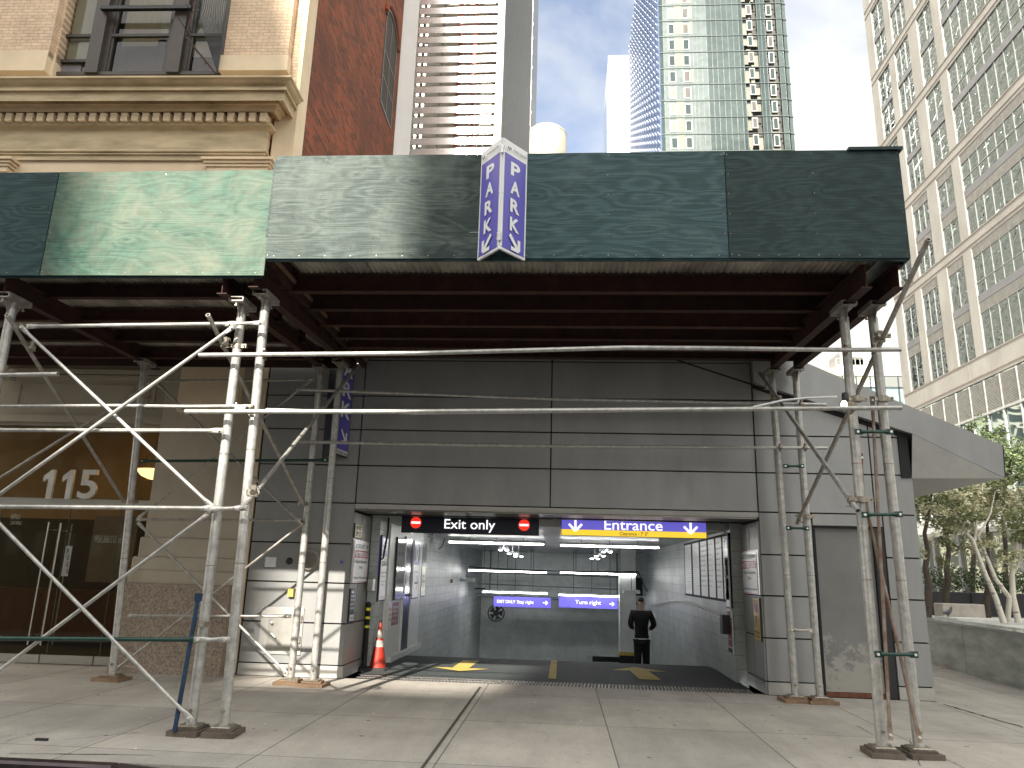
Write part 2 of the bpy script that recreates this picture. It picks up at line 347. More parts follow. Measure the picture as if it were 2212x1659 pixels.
def one(name, mb, mat, label, cat, group=None):
    """a thing that is a single mesh, origin at its base"""
    xs, ys, zs = zip(*mb.v); c = Vector(((min(xs)+max(xs))/2, (min(ys)+max(ys))/2, min(zs)))
    mb.v = [tuple(Vector(v)-c) for v in mb.v]
    o = mb.build(name, mat); o.location = c
    return tag(o, label, cat, group)
_tc = {}
def textmesh(s, bold=.0):
    if (s, bold) in _tc: return _tc[(s, bold)]
    cu = bpy.data.curves.new('t', 'FONT'); cu.body = s; cu.size = 1; cu.align_x = 'CENTER'; cu.offset = bold; cu.resolution_u = 4
    ob = bpy.data.objects.new('t', cu); C.objects.link(ob); bpy.context.view_layer.update()
    me = bpy.data.meshes.new_from_object(ob.evaluated_get(bpy.context.evaluated_depsgraph_get()))
    vs = [v.co.copy() for v in me.vertices]; fs = [tuple(p.vertices) for p in me.polygons]
    bpy.data.objects.remove(ob); bpy.data.curves.remove(cu); bpy.data.meshes.remove(me)
    x0 = min(v.x for v in vs); x1 = max(v.x for v in vs); y0 = min(v.y for v in vs); y1 = max(v.y for v in vs)
    _tc[(s, bold)] = ([((v.x-x0)/(x1-x0), (v.y-y0)/(y1-y0)) for v in vs], fs, (x1-x0)/(y1-y0)); return _tc[(s, bold)]
class Sign:
    """a flat board: O = lower left corner of the face, r / u unit axes, n = outward normal"""
    def __init__(s, name, O, r, u, w, h, label, cat='sign', group=None, depth=.02, body=alu, inset=0, base=None):
        s.O = Vector(O); s.r = Vector(r).normalized(); s.u = Vector(u).normalized(); s.n = s.r.cross(s.u).normalized(); s.w = w; s.h = h
        s.t = thing(name, s.O+s.r*w/2, label, cat, group) if not isinstance(name, bpy.types.Object) else name
        b = MB(); b.obox(s.P(.5, .5, -depth/2), s.r, s.u, s.n, w, h, depth); b.build(base or 'board', body, s.t); s.k = 0
    def P(s, a, b, d=0): return s.O+s.r*(a*s.w)+s.u*(b*s.h)+s.n*d
    def rect(s, a0, b0, a1, b1, mat, name='face', lift=None):
        s.k += 1; d = .0025*s.k if lift is None else lift
        m = MB(); m.add([s.P(a0, b0, d), s.P(a1, b0, d), s.P(a1, b1, d), s.P(a0, b1, d)], [(0, 1, 2, 3)]); return m.build(name, mat, s.t)
    def poly(s, pts, mat, name='symbol', lift=None):
        s.k += 1; d = .0025*s.k if lift is None else lift
        m = MB(); m.add([s.P(a, b, d) for a, b in pts], [tuple(range(len(pts)))]); return m.build(name, mat, s.t)
    def texts(s, items, mat, name='lettering', bold=.015):
        """items: (string, a0, b0, a1, b1) boxes in board fractions"""
        s.k += 1; d = .0025*s.k; m = MB()
        for st, a0, b0, a1, b1 in items:
            vs, fs, _ = textmesh(st, bold); m.add([s.P(a0+(a1-a0)*x, b0+(b1-b0)*y, d) for x, y in vs], fs)
        return m.build(name, mat, s.t)
    def disc(s, a, b, rad, mat, name='symbol'):
        s.poly([(a+rad/s.w*math.cos(t*math.pi/16), b+rad/s.h*math.sin(t*math.pi/16)) for t in range(32)], mat, name)
    def arrow(s, a, b, ang, L, wd, mat, name='arrow'):
        """arrow centred at fraction a,b pointing along ang (radians), length L metres, stroke wd"""
        s.k += 1; d = .0025*s.k; m = MB(); c = s.P(a, b, d); e = s.r*math.cos(ang)+s.u*math.sin(ang); f = s.n.cross(e)
        def bar(p, q, lift):
            dd = (q-p).normalized(); g = s.n.cross(dd)*wd/2; z = s.n*lift
            m.add([p-g+z, q-g+z, q+g+z, p+g+z], [(0, 1, 2, 3)])
        tip = c+e*L/2
        bar(c-e*L/2, tip-e*wd*.7, 0)
        for q in (1, -1): bar(tip-e*L*.42+f*q*L*.42, tip+e*wd*.1, .0006 if q > 0 else .0012)
        return m.build(name, mat, s.t)
XR, ZU = Vector((1, 0, 0)), Vector((0, 0, 1))

# ================================================================ SETTING: ground
GX0, GX1, GY1 = -3.11, 2.80, 30.0           # tunnel walls and far end
g = MB()
for (x0, x1, y0, y1) in ((-1500, 1500, -1500, 6.3), (-1500, GX0-.1, 6.3, 1500), (GX1+.1, 1500, 6.3, 1500), (GX0-.1, GX1+.1, GY1+.2, 1500)):
    g.add([(x0, y0, -.14), (x1, y0, -.14), (x1, y1, -.14), (x0, y1, -.14)], [(0, 1, 2, 3)])
struct('ground', g, M('street_asphalt', (.05, .05, .052), .85, 0, .2, 4, bs=.3, bsc=80))
p = MB(); p.box(-60, 60, 6.5, 11.68, -.13, 0); p.box(-3.24, 2.93, 11.68, 11.76, -.13, 0); p.box(5.32, 60, 11.68, 60, -.13, 0); p.box(-60, -4.9, 11.68, 12.4, -.13, 0)
struct('pavement', p, sidewalkm, 'grey concrete flag pavement with stains and dark joints')
kb = MB()
kb.bbox(-60, -3.6, 6.36, 6.495, -.13, .006, .02); kb.add([(-3.6, 6.36, -.13), (-1.6, 6.36, -.13), (-1.6, 6.49, -.13), (-3.6, 6.49, -.13), (-3.6, 6.36, .0), (-3.6, 6.49, .0)], [(0, 1, 4), (3, 5, 2), (4, 1, 2, 5)])
struct('kerb', kb, M('steel_faced_kerb', (.05, .035, .04), .35, .5, .4, 5, bs=.1), 'dark steel faced kerb at the edge of the pavement')
jt = MB()          # wide expansion joint and cracks
jt.add([(-1.16, 6.5, .004), (-1.13, 6.5, .004), (-1.13, 11.4, .004), (-1.165, 11.4, .004)], [(0, 1, 2, 3)])
def crack(x0, y0, x1, y1, w, k=14, j=.012):
    a = Vector((x0, y0, 0)); b = Vector((x1, y1, 0)); d = (b-a).normalized(); q = Vector((-d.y, d.x, 0)); L = []
    for i in range(k+1): L.append(a+(b-a)*(i/k)+q*random.uniform(-j, j)*(b-a).length)
    for i in range(k):
        ww = w*random.uniform(.4, 1.1); jt.add([L[i]-q*ww+ZU*.004, L[i+1]-q*ww+ZU*.004, L[i+1]+q*ww+ZU*.004, L[i]+q*ww+ZU*.004], [(0, 1, 2, 3)])
def cr(ax, ay, bx, by, w, k=14, j=.012):
    a = atZ(ax, ay); b = atZ(bx, by); crack(a.x, a.y, b.x, b.y, w, k, j)
cr(2040, 1522, 2212, 1572, .022); cr(1930, 1575, 2212, 1592, .004); cr(1850, 1568, 1925, 1610, .005)
cr(0, 1605, 140, 1570, .004, 20, .03); cr(140, 1598, 300, 1583, .005, 16, .02); cr(20, 1628, 330, 1632, .008, 16, .006); cr(480, 1545, 520, 1575, .004); cr(1965, 1598, 1990, 1655, .005)
tag(jt.build('pavement_joints', M('joint_filler', (.055, .045, .04), .95, 0, .4, 20)), 'dark joints and cracks in the pavement', 'joint', None, 'structure')
# iron grate across the drive
gr = thing('trench_drain', (-.1, 12.06, 0), 'long narrow metal drain grate across the garage entrance', 'drain grate')
m = MB()
x = -3.1
while x < 2.8: m.prism([(x, 11.775, -.002), (x+.022, 11.775, -.002), (x+.052, 12.185, -.002), (x+.03, 12.185, -.002)][::-1], (0, 0, -.03)); x += .052
m.build('slats', M('worn_cast_iron', (.34, .33, .31), .55, .6, .3, 10), gr)
m = MB(); m.box(-3.24, 2.93, 11.76, 11.775, -.04, .0); m.box(-3.1, 2.8, 12.185, 12.2, -.04, .0); m.box(-3.1, 2.8, 11.97, 11.985, -.03, .001); m.build('frame', M('drain_frame', (.2, .19, .18), .6, .5, .2, 10), gr)
m = MB(); m.box(-3.24, 2.93, 11.76, 12.2, -.13, -.10); m.build('channel', flat('drain_channel', (.02, .02, .02), .9), gr)
# ramp
r_ = MB(); prof = [(12.2, 0), (14.6, .01), (15.4, -.03), (16.2, -.18), (18, -.64), (GY1-2, -3.2), (GY1, -3.4)]
vs = []
for y, z in prof: vs += [(GX0-.05, y, z), (GX1+.05, y, z)]
r_.add(vs, [(2*i, 2*i+1, 2*i+3, 2*i+2) for i in range(len(prof)-1)])
struct('ramp_road', r_, asphalt, 'dark asphalt drive that tips down into the garage')
ya = MB()
def marks(pts, z=.012): ya.add([(x, y, z) for x, y in pts], [tuple(range(len(pts)))])
marks([(-.19, 12.5), (-.07, 12.5), (-.07, 14.6), (-.19, 14.6)]); ya.add([(-.19, 14.61, .018), (-.07, 14.61, .018), (-.07, 15.4, -.018), (-.19, 15.4, -.018)], [(0, 1, 2, 3)])
marks([(-1.80, 14.55), (-1.84, 13.42), (-1.56, 13.42), (-1.50, 14.55)]); marks([(-2.18, 13.41), (-1.66, 12.98), (-1.22, 13.41)])
marks([(1.26, 12.82), (1.60, 12.82), (1.52, 13.90), (1.20, 13.90)]); marks([(.88, 13.91), (1.84, 13.91), (1.33, 14.45)])
tag(ya.build('road_markings', yellowp), 'worn yellow centre line and two yellow arrows on the drive', 'marking', None, 'structure')
# litter and stains on the pavement
lt = MB(); a = atZ(88, 1600); lt.box(a.x-.05, a.x+.06, a.y-.015, a.y+.02, .0, .02)
one('scrap', lt, rubber, 'small dark scrap of metal lying on the pavement near the kerb', 'litter')
a = atZ(2040, 1444); q = MB(); q.add([(a.x-.09, a.y, .01), (a.x, a.y-.05, .07), (a.x+.02, a.y+.07, .05), (a.x-.06, a.y+.1, .01), (a.x+.1, a.y-.02, .01), (a.x+.12, a.y+.05, .04)], [(0, 1, 2, 3), (1, 4, 5, 2)])
one('wrapper', q, M('red_white_paper', (.8, .5, .5), .6, 0, .5, 30, col2=(.6, .1, .1)), 'crumpled red and white wrapper at the foot of the granite wall', 'litter')
q = MB()
for i in range(34):
    x = random.uniform(-6.5, 4.5); y = random.uniform(6.9, 11.3); s = random.uniform(.006, .02); t = random.uniform(0, 3)
    q.add([(x+s*math.cos(t+k*1.57)*(1 if k % 2 else .5), y+s*math.sin(t+k*1.57), .006) for k in range(4)], [(0, 1, 2, 3)])
tag(q.build('paper_flecks', whitesign), 'tiny pale flecks of litter scattered over the pavement', 'litter', None, 'stuff')

# ================================================================ SIDEWALK SHEDS
def coupler(pt, axis, other, par):
    """swivel coupler: two half-shells, a tongue and two swing bolts with nuts"""
    pt = Vector(pt); ax = Vector(axis).normalized(); ot = Vector(other).normalized(); nn = ax.cross(ot)
    nn = nn.normalized() if nn.length > .05 else Vector((0, -1, 0))
    m = MB()
    m.tube([pt-ax*.022, pt+ax*.022], .033, 12); m.obox(pt+ot*.04, ax, ot, nn, .03, .05, .05)
    m.tube([pt+ot*.045-nn*.05, pt+ot*.045+nn*.055], .007, 6); m.tube([pt-ot*.045-nn*.05, pt-ot*.045+nn*.05], .007, 6)
    m.obox(pt+ot*.045+nn*.045, ax, ot, nn, .022, .022, .014); m.obox(pt-ot*.04-nn*.04, ax, ot, nn, .03, .022, .012)
    return m.build('coupler', clampm, par)
def collar(pt, par, r=.056):
    m = MB(); pt = Vector(pt); m.tube([pt-ZU*.03, pt+ZU*.03], r, 16); m.obox(pt+Vector((r+.02, -.01, 0)), XR, ZU, Vector((0, 1, 0)), .06, .045, .03)
    m.tube([pt+Vector((r+.03, -.06, 0)), pt+Vector((r+.03, .05, 0))], .007, 6); m.obox(pt+Vector((-r-.012, 0, 0)), XR, ZU, Vector((0, 1, 0)), .03, .04, .03)
    return m.build('coupler', clampm, par)
def post(shed, base, top, mat=galv):
    """tubular post with base plate, top fork and U-head"""
    b = Vector(base); t = Vector(top); d = (t-b).normalized()
    m = MB(); m.tube([b+d*.09, b+d*(t-b).length*.5, t-d*.10], .050, 20); po = m.build('post', mat, shed)
    m = MB(); m.bbox(b.x-.10, b.x+.10, b.y-.10, b.y+.10, b.z+.075, b.z+.09, .01); m.tube([b+ZU*.085, b+ZU*.16], .032, 12); m.build('base_plate', clampm, po)
    m = MB()
    m.obox(t+ZU*-.005, XR, ZU, Vector((0, 1, 0)), .15, .012, .30)
    for s in (-1, 1):
        m.obox(t+Vector((s*.072, 0, .02)), XR, ZU, Vector((0, 1, 0)), .012, .055, .30)
    for s in (-1, 1):      # rectangular clip ends and gusset
        m.obox(t+Vector((0, s*.16, .035)), XR, ZU, Vector((0, 1, 0)), .165, .014, .05); m.obox(t+Vector((0, s*.16, -.012)), XR, ZU, Vector((0, 1, 0)), .165, .014, .05)
        for e in (-1, 1): m.obox(t+Vector((e*.078, s*.16, .012)), XR, ZU, Vector((0, 1, 0)), .012, .05, .05)
        m.prism([t+Vector((-.004, s*.048, -.18)), t+Vector((-.004, s*.14, -.02)), t+Vector((-.004, s*.03, -.02))], (.009, 0, 0))
        m.tube([t+Vector((0, s*.16, -.02)), t+Vector((0, s*.16, -.065))], .009, 8)
        m.obox(t+Vector((0, s*.16, -.06)), XR, ZU, Vector((0, 1, 0)), .026, .014, .026)
    m.tube([t-ZU*.17, t], .038, 14)
    m.build('head_bracket', galv_dk, po)
    m = MB()
    for f in (.36, .62):
        c = b+d*(t-b).length*f; m.tube([c-ZU*.006, c+ZU*.006], .0525, 18)
    c = b+ZU*.22; m.tube([c+Vector((0, -.045, 0)), c+Vector((0, -.075, 0))], .016, 8)
    m.build('locking_ring', clampm, po)
    return po
def brace(shed, a, b, r=.019, mat=galv, ends=True):
    """tube with hammered flat ends and a bolt through each"""
    a = Vector(a); b = Vector(b); d = (b-a).normalized(); m = MB()
    m.tube([a+d*.10, b-d*.10], r, 12)
    sd = d.cross(Vector((0, 1, 0))); sd = sd.normalized() if sd.length > .1 else XR; nn = sd.cross(d)
    for p, q in ((a, d), (b, -d)):
        vs = []
        for f, w, h in ((-.03, 1.45, .25), (.06, 1.45, .25), (.14, 1, 1)):
            for k in range(12):
                t = 2*math.pi*k/12; vs.append(p+q*f+sd*math.cos(t)*r*w+nn*math.sin(t)*r*h)
        m.add(vs, [(i*12+k, i*12+(k+1) % 12, (i+1)*12+(k+1) % 12, (i+1)*12+k) for i in range(2) for k in range(12)]+[tuple(range(12))], True)
    o = m.build('brace', mat, shed)
    if ends:
        m = MB()
        for p in (a+d*.02, b-d*.02): m.tube([p+Vector((0, -.03, 0)), p+Vector((0, .03, 0))], .012, 8)
        m.each('bolt', flat('bright_bolt', (.75, .74, .7), .4, .4) if 'bright_bolt' not in bpy.data.materials else bpy.data.materials['bright_bolt'], o)
    return o
def pipe(shed, pts, r=.0242, mat=galv, name='tube'):
    m = MB(); m.tube(pts, r, 14, True, True); return m.build(name, mat, shed)
def pads(base, label, layers=((.20, .20, 0, .045), (.14, .12, .045, .072)), grp='timber pads under the shed posts'):
    dark = 'rear' not in label
    if dark: layers = ((.158, .20, 0, .05), (.125, .15, .05, .074))
    t = thing('timber_pad', (base.x, base.y, 0), label, 'timber pad', grp); k = 0
    for w, dd, z0, z1 in layers:
        m = MB(); a = random.uniform(-.08, .08); c = Vector((base.x, base.y, (z0+z1)/2))
        m.obox(c, (math.cos(a), math.sin(a), 0), (-math.sin(a), math.cos(a), 0), ZU, w*2*.98, dd*1.7, z1-z0-.002); m.build('board', woodpad_dk if dark else woodpad, t); k += 1
def ibeam(p0, p1, h, w, t=.012):
    """I-beam along p0->p1 (bottom centre line)"""
    p0 = Vector(p0); p1 = Vector(p1); d = p1-p0; dn = d.normalized(); s = dn.cross(ZU).normalized()
    c = (p0+p1)/2; u = s.cross(dn); m = MB()
    m.obox(c+u*t/2, dn, s, u, d.length, w, t); m.obox(c+u*(h-t/2), dn, s, u, d.length, w, t); m.obox(c+u*h/2, dn, u, s, d.length, h-2*t, t*.8)
    return m

shedR = thing('sidewalk_shed', (-.1, 7.9, 0), 'taller sidewalk shed with dark green plywood parapet over the garage entrance', 'sidewalk shed', 'sidewalk sheds over the pavement')
shedL = thing('sidewalk_shed', (-6.2, 7.6, 0), 'lower sidewalk shed with weathered green parapet before the stone building entrance', 'sidewalk shed', 'sidewalk sheds over the pavement')
# -- parapets
PY = 7.2
def plyrow(shed, y, xs, z0, z1, mats, labels):
    for i in range(len(xs)-1):
        m = MB(); sk = random.uniform(-.006, .006)
        m.add([(xs[i]+.004, y, z0), (xs[i+1]-.004, y+sk, z0+sk), (xs[i+1]-.004, y+sk, z1+sk), (xs[i]+.004, y, z1)] + [(xs[i]+.004, y+.018, z0), (xs[i+1]-.004, y+.018+sk, z0+sk), (xs[i+1]-.004, y+.018+sk, z1+sk), (xs[i]+.004, y+.018, z1)],
              [(0, 1, 2, 3), (7, 6, 5, 4), (0, 4, 5, 1), (3, 2, 6, 7), (0, 3, 7, 4), (1, 5, 6, 2)])
        pp = tag(m.build('plywood_panel', mats[i], shed), labels[i]); q = MB()
        for xx in (xs[i]+.03, (xs[i]+xs[i+1])/2, xs[i+1]-.03):
            for k in range(6): q.tube([(xx+random.uniform(-.008, .008), y-.003, z0+.04+k*(z1-z0-.08)/5), (xx, y+.003, z0+.04+k*(z1-z0-.08)/5)], .006, 6)
        for k in range(9): q.tube([(xs[i]+.1+k*(xs[i+1]-xs[i]-.2)/8, y-.003, z0+.03), (xs[i]+.1+k*(xs[i+1]-xs[i]-.2)/8, y+.003, z0+.03)], .006, 6)
        q.build('screws', clampm, pp)
plyrow(shedR, PY, [-3.20, -.78, 1.675, 3.47], 4.78, 6.0, [plyB, plyC, plyD], ['sun bleached grey green plywood panel', 'dark teal plywood panel', 'dark slate green plywood panel'])
plyrow(shedL, PY+.05, [-10.6, -8.16, -5.72, -3.205], 4.61, 5.86, [plyA2, plyA2, plyA], ['blue green plywood panel', 'blue green plywood panel', 'weathered bright green plywood panel with knots'])
# right end parapet, returning to the building
m = MB(); m.prism([(3.475, PY+.02, 4.78), (3.60, 11.2, 4.78), (3.60, 11.2, 6.0), (3.475, PY+.02, 6.0)], (-.018, 0, 0)); tag(m.build('plywood_panel', plyD, shedR), 'end panel of dark slate plywood')
m = MB(); m.prism([(-3.215, PY+.04, 5.06), (-3.215, 11.2, 5.06), (-3.215, 11.2, 5.98), (-3.215, PY+.04, 5.98)], (-.018, 0, 0)); tag(m.build('plywood_panel', plyB, shedR), 'end panel of grey green plywood')
# trims
m = MB(); m.box(-3.18, 3.44, PY+.022, PY+.06, 4.765, 5.97); m.build('edge_board', plyC, shedR)
m = MB(); m.box(-10.6, -3.25, PY+.075, PY+.11, 4.595, 5.83); m.build('edge_board', plyA2, shedL)
m = MB(); m.box(2.95, 3.50, PY-.03, PY+.06, 5.985, 6.02); m.build('cap_strip', plyD, shedR)
# screws along panel edges
def corrugated(x0, x1, y0, y1, z, amp=.013, per=.068, skew=0):
    m = MB(); n_ = int((x1-x0)/per*6); vs = []
    for i in range(n_+1):
        x = x0+(x1-x0)*i/n_; zz = z+amp*math.sin(2*math.pi*(x-x0)/per); vs += [(x, y0, zz), (x+skew, y1, zz)]
    m.add(vs, [(2*i, 2*i+1, 2*i+3, 2*i+2) for i in range(n_)], True); return m
xa = -3.15
for i in range(8):
    w = .86; e = corrugated(xa, min(xa+w, 3.44), PY+.06+random.uniform(0, .02), 11.67, 5.03+.004*(i % 2)); e.build('deck_sheet', corr, shedR); xa += w-.03
xa = -9.6
for i in range(8):
    e = corrugated(xa, min(xa+.86, -3.26), PY+.11+random.uniform(0, .02), 11.60, 4.86+.004*(i % 2)); e.build('deck_sheet', corr, shedL); xa += .82
m = MB(); m.box(-3.42, 3.45, PY+.07, 11.695, 5.06, 5.11); m.build('deck_boards', woodpad, shedR)
m = MB(); m.box(-9.6, -3.22, PY+.12, 11.62, 4.89, 4.94); m.build('deck_boards', woodpad, shedL)
# transverse beams on the posts
for x0, x1 in ((-3.36, -3.36), (3.08, 3.15), (3.40, 3.49)): ibeam((x0, PY+.16, 4.52), (x1, 11.2, 4.69), .25, .11).build('cross_beam', rust, shedR)
for x0, x1 in ((-3.70, -3.76), (-6.18, -6.55), (-9.2, -9.5)): ibeam((x0, PY+.16, 4.44), (x1, 11.2, 4.62), .22, .11).build('cross_beam', rust, shedL)
for i, y in enumerate((8.22, 8.84, 9.47, 10.03, 10.5, 10.95)): ibeam((-3.33, y, 4.79), (3.3, y, 4.79), .215, .10).build('joist', rust if i % 2 else rust2, shedR)
for i, y in enumerate((8.1, 8.95, 9.85, 10.7)): ibeam((-9.6, y, 4.665), (-3.65, y, 4.665), .17, .09).build('joist', rust2 if i % 2 else rust, shedL)
# rear ledgers, and boards added to stop light leaking past the decks
m = MB(); m.box(-3.2, 3.5, 11.22, 11.26, 4.86, 5.03); m.build('rear_ledger', rust, shedR)
m = MB(); m.box(-3.30, -3.235, PY+.10, 11.65, 4.80, 5.055); m.build('closing_board', rust, shedR)  # added to keep stray sun out between the two decks
m = MB(); m.box(-9.6, -6.6, 11.62, 11.94, 4.87, 4.92); m.build('closing_board', woodpad, shedL)  # added to keep sky light out behind the lower deck
m = MB(); m.box(-9.6, -3.3, 11.2, 11.24, 4.68, 4.85); m.build('rear_ledger', rust, shedL)
# -- posts
def P3(px, py, Y): return at(px, py, Y)
PS = {}
def mkpost(key, shed, bpx, ytop, ztop, pad, mat=galv, xt=None):
    b = atZ(*bpx, .0); t = Vector((xt if xt is not None else b.x, b.y, ztop)); PS[key] = (b, t)
    pads(b, pad); return post(shed, b, t, mat)
mkpost('A', shedL, (411, 1585), 0, 4.42, 'double stacked wooden pad under the left post of the front twin posts')
mkpost('B', shedR, (482, 1588), 0, 4.50, 'double stacked wooden pad under the right post of the front twin posts', xt=-3.33)
mkpost('rA', shedL, (627, 1478), 0, 4.59, 'flat timber pad under the left rear post before the sunlit wall', xt=-3.77)
mkpost('rB', shedR, (675, 1482), 0, 4.65, 'flat timber pad under the right rear post before the sunlit wall', xt=-3.44)
mkpost('rL', shedL, (241, 1470), 0, 4.58, 'flat timber pad under the rear post before the glass entrance', xt=-6.45)
mkpost('fC', shedR, (1907, 1632), 0, 4.53, 'dark stacked timber pad under the left post of the front corner pair', xt=3.08)
mkpost('fD', shedR, (1987, 1634), 0, 4.54, 'dark stacked timber pad under the corner post of the shed', xt=3.40)
mkpost('rC', shedR, (1719, 1516), 0, 4.66, 'flat timber pad under the left rear post beside the grey door', xt=3.15)
mkpost('rD', shedR, (1772, 1519), 0, 4.66, 'flat timber pad under the right rear post beside the grey door', xt=3.49)
b = Vector((-6.2, 7.55, 0)); PS['L'] = (b, Vector((-6.2, 7.55, 4.42))); post(shedL, b, PS['L'][1]); 
YF, YR = 7.53, 10.93
def fb(shed, a, b, Y=YF, **k): return brace(shed, at(*a, Y), at(*b, Y), **k)
# front lattice of the left shed
fb(shedL, (62, 705), (510, 699), r=.021); fb(shedL, (492, 700), (566, 697), r=.018, Y=YF-.05)
fb(shedL, (45, 706), (460, 1096), r=.019); fb(shedL, (504, 706), (-25, 1085), r=.019, Y=YF-.06)
fb(shedL, (458, 1103), (-30, 1470), r=.019); fb(shedL, (-30, 1102), (412, 1553), r=.019, Y=YF-.06)
fb(shedL, (-20, 1094), (462, 1098), r=.022, Y=YF-.04); fb(shedL, (455, 1100), (528, 1097), r=.02, Y=YF-.09)
fb(shedL, (-20, 929), (478, 930), r=.021)
pipe(shedL, [at(-40, 878, YF+.06), at(250, 876, YF+.06), at(400, 878, YF+.06), at(548, 877, YF+.06)], .018)
fb(shedL, (-20, 1379), (432, 1382), r=.021, mat=greenpaint, Y=YF-.05); fb(shedL, (425, 1382), (492, 1382), r=.02, Y=YF-.1)
tp = pipe(shedL, [at(-30, 811, YF-.06), at(125, 808, YF-.06)]); coupler(at(27, 811, YF-.04), XR, ZU, tp)
# blue leaning prop
m = MB(); m.tube([atZ(377, 1580, .05), at(428, 1292, YF-.03)], .022, 12, True, True); a = at(429, 1290, YF-.03); m.obox(a, XR, ZU, Vector((0, 1, 0)), .06, .075, .05)
o = m.build('prop', bluepaint, shedL); tag(o, 'blue leaning prop'); collar(at(433, 1348, YF+.02), o)
# raking tubes in depth
def rake(shed, a, Ya, b, Yb, ext=0, mat=galv, ca=None):
    A = at(*a, Ya); B = at(*b, Yb); A2 = A+(A-B)*ext; return pipe(shed, [A2, B], .024, mat)
o = rake(shedL, (15, 680), 7.30, (268, 1084), 10.85, mat=galv_dk); coupler(at(86, 752, 7.7) if False else at(70, 750, 7.62), (0.2, 1, -.5), ZU, o)
o = rake(shedL, (449, 680), 7.28, (655, 1088), 10.85, mat=galv_dk); coupler(at(487, 742, 7.58), (0.2, 1, -.5), ZU, o)
o = rake(shedR, (773, 790), 11.15, (522, 1100), 7.42); coupler(at(548, 1062, 7.5), (-.1, -1, -.5), ZU, o)
collar(PS['A'][0]+ZU*(at(490, 742, 7.55).z), shedL); collar(PS['B'][0]+ZU*(at(540, 1062, 7.55).z), shedR)
# long front tubes of the right shed
o = pipe(shedR, [at(430, 767, YF-.05), at(900, 763, YF-.05), at(1350, 751, YF-.05), at(1550, 752, 7.75), at(1830, 756, 7.80), at(1946, 755, 7.80)])
for px, py, y in ((570, 766, YF), (1828, 756, 7.84), (1888, 755, 7.84)): coupler(at(px, py, y-.02), XR, ZU, o)
o = pipe(shedR, [at(400, 889, YF-.05), at(900, 889, YF-.05), at(1400, 885, 7.7), at(1947, 881, 7.80)])
for px, py, y in ((543, 889, YF), (1840, 883, 7.84)): coupler(at(px, py, y-.02), XR, ZU, o)
# conduit for the string light
cd = thing('work_light', at(1815, 862, 7.8), 'caged work lamp on a pale bent conduit strung between the scaffold posts', 'lamp')
m = MB(); m.tube([at(575, 884, 7.7), at(900, 893, 7.7), at(1300, 889, 7.7), at(1520, 884, 7.75), at(1620, 881, 7.78), at(1660, 872, 7.78), at(1690, 865, 7.78), at(1740, 860, 7.78), at(1808, 857, 7.78)], .012, 8); m.build('conduit', white_paint, cd)
c = at(1826, 858, 7.82)
m = MB(); m.lathe([(.0, .05), (.03, .045), (.036, .01), (.036, -.03)], c, 12); m.build('lamp_holder', black, cd)
m = MB(); m.lathe([(.02, -.03), (.034, -.06), (.034, -.09), (.01, -.12)], c+Vector((-.03, -.03, -.02)), 12); m.build('bulb', bulb_warm, cd)
m = MB()
for k in range(6):
    t = k*math.pi/3; q = c+Vector((-.03, -.03, -.02)); m.tube([q+Vector((.03*math.cos(t), .03*math.sin(t), -.02)), q+Vector((.05*math.cos(t), .05*math.sin(t), -.07)), q+Vector((.02*math.cos(t), .02*math.sin(t), -.14))], .003, 5)
m.build('lamp_cage', black, cd)
# end bracket seen at the left end of the conduit
m = MB(); a = at(520, 880, 7.5); m.obox(a, XR, ZU, Vector((0, 1, 0)), .10, .03, .012); m.obox(a+Vector((-.05, 0, 0)), XR, ZU, Vector((0, 1, 0)), .012, .10, .03); m.build('conduit_bracket', white_paint, cd)
# rear tubes
o = pipe(shedR, [at(641, 841, 10.85), at(1200, 862, 10.85), at(1784, 874, 10.98)], mat=galv)
for px, py in ((735, 846), (1678, 872), (1731, 873)): coupler(at(px, py, 10.9), XR, ZU, o)
o = pipe(shedR, [at(628, 954, 10.85), at(1200, 964, 10.85), at(1787, 968, 10.98)], mat=galv)
for px, py in ((722, 956), (1686, 967), (1740, 967)): coupler(at(px, py, 10.9), XR, ZU, o)
def rb(a, b, **k): return brace(shedL, at(*a, YR), at(*b, YR), **k)
rb((320, 823), (673, 821), mat=galv_dk); rb((338, 826), (650, 1130), mat=galv_dk); rb((675, 819), (300, 1118), mat=galv_dk, r=.017)
rb((305, 996), (706, 994), mat=greenpaint, r=.021); rb((298, 1122), (650, 1124), mat=galv_dk); rb((300, 1131), (618, 1453)); rb((655, 1130), (245, 1450), mat=galv_dk, r=.017)
rb((280, 1330), (625, 1331)); rb((322, 830), (-20, 1045), mat=galv_dk, r=.021)
for k, (px, py) in enumerate(((652, 1088), (628, 1468))): collar(at(px, py, 10.93), shedL)
collar(at(311, 858, 10.7), shedL); collar(at(283, 1084, 10.7), shedL)
